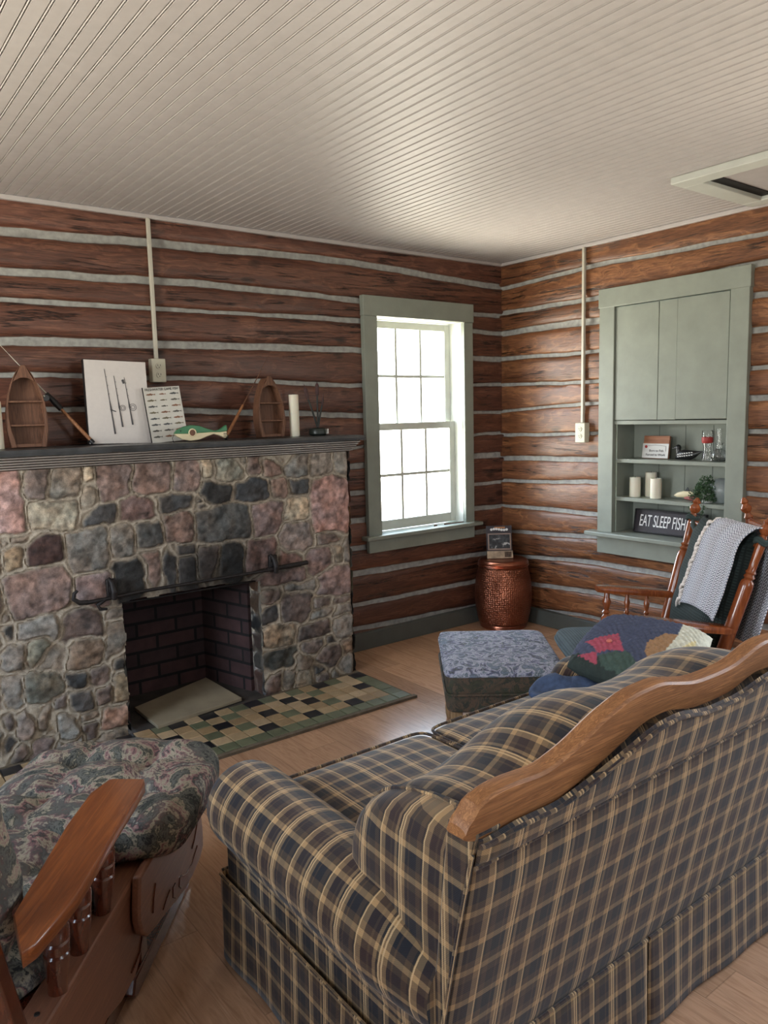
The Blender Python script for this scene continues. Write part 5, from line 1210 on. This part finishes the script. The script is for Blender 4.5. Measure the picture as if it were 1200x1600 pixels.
# freshwater game fish sign
SG_ = thing('fish_chart_sign', 'small metal chart of freshwater game fish leaning below the outlet box', 'sign', (-2.507, -.235, ZM))
Ls = Matrix.Rotation(math.radians(-9), 3, 'X') @ Matrix.Rotation(math.radians(-3.5), 3, 'Y')
mb = MB(); mb.box(Ls @ Vector((0, 0, .134)), (.182, .003, .264), Ls); mb.build('metal_plate', plain('sign_white', (206, 204, 196), .45, var=.05, vs=20), SG_, bevel=.001)
mb = MB(); mb.box(Ls @ Vector((-.092, .001, .134)), (.003, .006, .266), Ls); mb.build('dark_edge', M['dark'], SG_)
text_mesh('title', 'FRESHWATER GAME FISH', .0175, M['dark'], SG_, frame_m(Ls @ Vector((0, -.0022, .2545)), Ls @ Vector((1, 0, 0)), Ls @ Vector((0, 0, 1))), .0004, sx=.84)
fish_outline = [(-.5, 0), (-.38, .14), (-.12, .22), (.0, .34), (.08, .2), (.26, .08), (.34, .05), (.5, .2), (.46, 0), (.5, -.2), (.34, -.05), (.2, -.10), (.08, -.26), (.0, -.14), (-.2, -.2), (-.38, -.12)]
rs = np.random.RandomState(4); fcol = [plain('chart_fish_%d' % i, c, .6, bump=0) for i, c in enumerate(((92, 90, 84), (112, 104, 84), (138, 96, 74), (78, 82, 84)))]
for r_ in range(8):
    for c_ in range(3):
        s_ = .046 if not (c_ == 1 and r_ in (0, 1, 2)) else .034; cx_, cz_ = (-.058+.058*c_, .232-.029*r_); mb = MB()
        mb.prism([(cx_+a*s_, cz_+c*s_*.42) for a, c in fish_outline], -.0030, -.0014, lambda a, c, d: tuple(Ls @ Vector((a, d, c)))); mb.build('fish_picture', fcol[rs.randint(4)], SG_)
# wooden fish
WF = thing('wooden_fish', 'green and cream painted wooden fish with a round hole on the mantel', 'ornament', (-2.40, -.33, ZM))
body = [(-.128, .040), (-.115, .056), (-.08, .072), (-.045, .078), (-.005, .074), (.04, .058), (.075, .048), (.10, .052), (.125, .066), (.138, .074), (.142, .050), (.138, .040), (.140, .018), (.128, .010), (.10, .024), (.07, .032), (.035, .022), (-.005, .008), (-.05, .004), (-.09, .012), (-.118, .028)]
mid = lambda a: .041 if a < .08 else .041+(a-.08)*.1
up = [(a, c) for a, c in body if c >= mid(a)]; up = [(-.128, .040)]+[q for q in body[1:11]]+[(.138, .044), (.10, .040), (.06, .042), (.0, .040), (-.06, .038)]
lo = [(-.128, .040), (-.06, .038), (.0, .040), (.06, .042), (.10, .040), (.138, .044)]+body[12:]
for nm, pl, m_ in (('upper_body', up, M['green_paint']), ('lower_body', lo, M['cream_paint'])):
    mb = MB(); mb.prism(pl, -.010, .010, lambda a, c, d: (a, d, c)); mb.build(nm, m_, WF, bevel=.003)
mb = MB(); mb.tube([(-.040+.017*math.cos(t_), -.0105, .042+.017*math.sin(t_)) for t_ in np.linspace(0, 2*PI, 24, endpoint=False)], .0035, 8, True); mb.build('hole_rim', M['cream_paint'], WF)
mb = MB(); mb.lathe((-.040, -.0125, .042), [(0, 0), (.0165, 0), (.0165, .002), (0, .002)], 24, (0, 1, 0)); mb.build('hole', M['boatwood'], WF)
mb = MB(); mb.lathe((-.098, -.011, .052), [(0, -.001), (.003, -.001), (.003, .001), (0, .001)], 10, (0, 1, 0)); mb.build('eye', M['dark'], WF)
mb = MB(); mb.tube([(-.128, 0, .036), (-.136, 0, .018), (-.132, 0, .006)], .0012, 5); mb.lathe((-.132, 0, 0), [(0, 0), (.004, .001), (.004, .006), (0, .008)], 8); mb.build('hook', M['iron'], WF)
mb = MB()
for z_ in (.018, .025, .033): mb.box((.128, -.0108, z_), (.018, .001, .003))
mb.build('tail_stripe', M['dark'], WF)
# cattails in a pot
CT_ = thing('cattail_decoration', 'three dark cattails standing in a small dark green pot', 'decoration', (-1.655, -.21, ZM))
mb = MB(); mb.lathe((0, 0, 0), [(0, 0), (.040, 0), (.050, .008), (.052, .022), (.046, .036), (.036, .041), (.014, .042), (0, .040)], 28, caps=False); mb.build('pot', M['pot'], CT_)
mb = MB(); mb.box((.046, -.028, .022), (.012, .003, .026), .7); mb.build('pot_tag', M['whiteceram'], CT_)
for x1_, z1_, hd in ((-.075, .262, 1), (.004, .285, 1), (.042, .215, 0)):
    mb = MB(); mb.tube([(0, 0, .036), (x1_*.5, 0, .036+(z1_-.036)*.5), (x1_*.97, .0, z1_-.02)], .0052, 8); mb.build('stem', M['stem'], CT_)
    d = Vector((x1_, 0, z1_)).normalized(); a = Vector((x1_, 0, z1_))-d*.07
    mb = MB(); R_ = .0105 if hd else .005; mb.lathe(a, [(0, 0), (R_*.8, .003), (R_, .015), (R_, .055), (R_*.6, .066), (.002, .07), (.0015, .085), (0, .086)], 14, d); mb.build('seed_head', M['cattail'], CT_)

# ================================================================ THINGS IN THE CABINET
# shelf surfaces: 1.146 (upper), .916 (middle), .700 (floor); coordinates: world y runs right to left
def kthing(name, label, cat, x, y, z, rz=-PI/2, group=None): return thing(name, label, cat, (x, y, z), rz, group)   # local +x = to the right (world -y), local -y = into the room
FR = -PI/2
Z1, Z2, Z3 = 1.147, .917, .7005
T = kthing('wooden_sign', 'small wood and white plaque on the top open shelf', 'sign', .085, -1.160, Z1, FR)
Lp = Matrix.Rotation(math.radians(-8), 3, 'X')
# local frame after rz=-90: local x -> world -y ; local y -> world +x (away from the room)
mb = MB(); mb.box(Lp @ Vector((0, 0, .068)), (.170, .014, .134), Lp); mb.build('wood_back', wood('plaque_pine', (176, 120, 88), (150, 98, 70), 0, .6, stretch=10), T, bevel=.002)
mb = MB(); mb.box(Lp @ Vector((0, -.009, .046)), (.172, .004, .086), Lp); mb.build('white_face', M['whiteceram'], T, bevel=.001)
text_mesh('lettering', 'Born to Fish', .019, M['ink'], T, frame_m(Lp @ Vector((.008, -.0122, .046)), Lp @ Vector((1, 0, 0)), Lp @ Vector((0, 0, 1))), .0004)
text_mesh('lettering', 'Forced to Work', .019, M['ink'], T, frame_m(Lp @ Vector((.004, -.0122, .022)), Lp @ Vector((1, 0, 0)), Lp @ Vector((0, 0, 1))), .0004)
mb = MB(); mb.tube([tuple(Lp @ Vector(q)) for q in ((-.05, -.012, .074), (.0, -.012, .080), (.068, -.012, .074), (.070, -.012, .045))], .0008, 5); mb.build('drawn_line', M['ink'], T)
mb = MB(); mb.lathe(Lp @ Vector((-.062, -.012, .070)), [(0, -.001), (.009, -.001), (.009, .001), (0, .001)], 10, (0, 1, 0)); mb.build('red_motif', M['red'], T)
# loon
T = kthing('loon_figurine', 'black and white carved loon beside the wooden plaque', 'figurine', .085, -1.365, Z1, FR)
sp_ = [(-.070, .012, .012), (-.055, .026, .026), (-.02, .030, .032), (.02, .028, .030), (.05, .034, .020), (.075, .044, .008), (.092, .050, .002)]
rows = [[(a, r*.8*math.cos(t_), c+r*.9*math.sin(t_)) for t_ in np.linspace(0, 2*PI, 18, endpoint=False)] for a, c, r in sp_]
mb = MB(); mb.surf(rows, cv=True, caps=True); mb.build('body', M['blackp'], T, smooth=70)
mb = MB(); mb.tube([(-.05, 0, .03), (-.058, 0, .055), (-.056, 0, .068)], [.018, .014, .015], 12); mb.lathe((-.058, 0, .070), [(0, -.017), (.012, -.012), (.017, 0), (.012, .012), (0, .017)], 14); mb.tube([(-.070, 0, .068), (-.098, 0, .064)], [.007, .001], 8); mb.build('head', M['blackp'], T, smooth=70)
mb = MB()
for i in range(7):
    for j in range(2): mb.box((-.045+.014*i, -.0265+.002*abs(i-3)*.6, .018+.014*j+.002*i), (.008, .004, .006))
mb.build('white_checks', M['whiteceram'], T)
# glass boot-shaped mug and round jug
T = kthing('glass_beer_bottle', 'tall clear glass with a red band on the top open shelf', 'glass', .07, -1.492, Z1, FR)
mb = MB(); mb.lathe((0, 0, 0), [(0, 0), (.027, 0), (.028, .01), (.021, .05), (.019, .075), (.029, .12), (.028, .165), (.026, .168), (.0265, .12), (.017, .076), (.018, .05), (.024, .012), (0, .008)], 24, caps=False); mb.build('glass_body', M['glass'], T)
mb = MB(); mb.lathe((0, 0, .098), [(.0262, 0), (.0302, .008), (.0302, .030), (.0290, .033)], 24, caps=False); mb.build('red_band', M['red'], T)
T = kthing('glass_jug', 'round clear glass jug with loop handle beside the red-banded glass', 'jug', .075, -1.560, Z1, FR)
mb = MB(); mb.lathe((0, 0, 0), [(0, 0), (.030, 0), (.042, .014), (.044, .03), (.036, .052), (.018, .066), (.015, .082), (.020, .10), (.0175, .10), (.013, .083), (.015, .068), (.033, .052), (.041, .03), (.039, .016), (.028, .004), (0, .004)], 26, caps=False); mb.build('jug_body', M['glass'], T)
mb = MB(); mb.tube([(.016, 0, .094), (.036, 0, .092), (.044, 0, .075), (.040, 0, .048)], .0035, 8); mb.build('handle', M['glass'], T)
T = kthing('glass_vial', 'thin clear glass tube standing behind the round jug', 'glass', .12, -1.532, Z1, FR)
mb = MB(); mb.lathe((0, 0, 0), [(0, 0), (.012, 0), (.012, .175), (.010, .175), (.010, .004), (0, .004)], 18, caps=False); mb.build('tube', M['glass'], T)
# candles on the middle shelf
candle('left ivory candle of three on the middle cupboard shelf', .055, -1.045, Z2, .032, .118)
candle('tallest rear ivory candle of three on the middle cupboard shelf', .118, -1.112, Z2, .033, .146)
candle('right ivory candle of three on the middle cupboard shelf', .050, -1.190, Z2, .032, .118)
T = kthing('trout_ornament', 'cream and pink trout ornament on driftwood on the middle shelf', 'ornament', .07, -1.375, Z2, FR)
mb = MB(); mb.surf([[(a, r*.5*math.cos(t_), c+r*math.sin(t_)) for t_ in np.linspace(0, 2*PI, 14, endpoint=False)] for a, c, r in ((-.078, .024, .003), (-.06, .028, .013), (-.02, .034, .019), (.02, .038, .015), (.05, .043, .008), (.066, .050, .014), (.078, .054, .014))], cv=True, caps=True); mb.build('trout', M['cream_paint'], T, smooth=70)
mb = MB(); mb.prism([(-.015, .048), (.005, .076), (.022, .048)], -.002, .002, lambda a, c, d: (a, d, c)); mb.build('dorsal_fin', M['slate'], T)
mb = MB(); mb.surf(superell((.03, .01, .012), (.05, .022, .012), .8, 20, 12, lambda x, y, z, p: (p[0], p[1], max(-.012, p[2]+.008*float(vn(p[0]*60, p[1]*60)))), .8), cv=True); mb.build('driftwood', plain('driftwood_pink', (158, 92, 88), .7), T)
mb = MB(); mb.prism([(.070, .0), (.085, .040), (.115, .052), (.118, .0)], .0, .03, lambda a, c, d: (a, d, c)); mb.build('rock', M['slate'], T, bevel=.004)
T = kthing('round_vase', 'round grey and white vase behind the trailing plant', 'vase', .105, -1.570, Z2, FR)
mb = MB(); mb.lathe((0, 0, 0), [(0, 0), (.04, 0), (.066, .03), (.076, .065), (.068, .10), (.045, .125), (.028, .132), (.024, .128), (0, .12)], 28, caps=False); mb.build('vase_body', M['vase'], T)
T = kthing('trailing_plant', 'small trailing green plant in a white pot on the middle shelf', 'plant', .055, -1.510, Z2, FR)
mb = MB(); mb.lathe((0, 0, 0), [(0, 0), (.028, 0), (.038, .055), (.036, .058), (0, .05)], 22, caps=False); mb.build('pot', M['whiteceram'], T)
mb = MB(); rs = np.random.RandomState(6)
def leaf(p, s):
    d = Vector(rs.randn(3)).normalized(); e = d.cross(Vector((.3, .5, .8))).normalized(); p = Vector(p)
    mb.add([p-d*s, p+e*s*.55+d.cross(e)*s*.2, p+d*s, p-e*s*.55+d.cross(e)*s*.2], [(0, 1, 2, 3)])
for _ in range(1100):
    a = rs.rand()*2*PI; r_ = .064*math.sqrt(rs.rand()); z_ = .012+.150*rs.rand()*(1-(r_/.085)**2); leaf((r_*math.cos(a), -.012+r_*math.sin(a)*.9, z_), .0085)
vines = [[(-.035, -.035, .08), (-.052, -.05, .03), (-.056, -.070, -.02), (-.050, -.076, -.075), (-.046, -.078, -.125)], [(.012, -.04, .07), (.018, -.068, .02), (.020, -.078, -.05), (.016, -.080, -.12), (.014, -.080, -.155)], [(-.05, -.02, .08), (-.070, -.04, .04), (-.078, -.05, .02)], [(.03, -.02, .09), (.05, -.04, .05), (.052, -.05, .03)]]
for vnn in vines:
    for i in range(len(vnn)-1):
        for _ in range(26): t_ = rs.rand(); p = Vector(vnn[i]).lerp(Vector(vnn[i+1]), t_); leaf(p+Vector(rs.randn(3))*.008, .0078)
mb.build('leaves', M['leaf'], T, smooth=0)
mb = MB()
for vnn in vines: mb.tube(vnn, .0010, 5)
mb.build('vines', M['stem'], T)
# EAT SLEEP FISH sign
T = kthing('word_sign', 'long black sign reading EAT SLEEP FISH in the bottom opening', 'sign', .060, -1.270, Z3, FR)
Le = Matrix.Rotation(math.radians(-9), 3, 'X')
mb = MB(); mb.box(Le @ Vector((0, 0, .073)), (.460, .014, .144), Le); mb.build('board', M['black_paint'], T, bevel=.002)
for a in ((0, .139, .460, .008), (0, .007, .460, .008), (-.226, .073, .008, .140), (.226, .073, .008, .140)):
    mb = MB(); mb.box(Le @ Vector((a[0], -.010, a[1])), (a[2], .010, a[3]), Le); mb.build('raised_edge', M['blackp'], T, bevel=.001)
text_mesh('lettering', 'EAT SLEEP FISH', .100, M['letter'], T, frame_m(Le @ Vector((-.045, -.0078, .073)), Le @ Vector((1, 0, 0)), Le @ Vector((0, 0, 1))), .0006, sx=.455, shear=.12)
T = kthing('white_figurine', 'small white figurine right of the black word sign, partly hidden', 'figurine', .09, -1.575, Z3, FR)
mb = MB(); mb.surf(superell((0, 0, .03), (.035, .02, .03), .9, 20, 14), cv=True); mb.lathe((.015, 0, .05), [(0, 0), (.014, .005), (.015, .02), (.006, .036), (0, .042)], 14); mb.build('figure_body', M['whiteceram'], T, smooth=70)

# repeats of a kind share a group phrase
for o in list(C.objects):
    if o.parent is None and o.get('label'):
        n_ = o.name.split('.')[0]; lb_ = o['label']
        if n_ == 'pillar_candle': o['group'] = 'ivory candles in the cupboard' if 'cupboard' in lb_ else 'ivory candles on the mantel'
        if n_ == 'boat_shelf': o['group'] = 'boat-shaped shelves on the mantel'
        if n_ == 'fishing_rod': o['group'] = 'miniature fishing rods on the mantel'
        if n_ == 'rocking_chair': o['group'] = 'maple rocking chairs by the cupboard'
        if n_ == 'wall_outlet': o['group'] = 'outlet boxes with raceways'
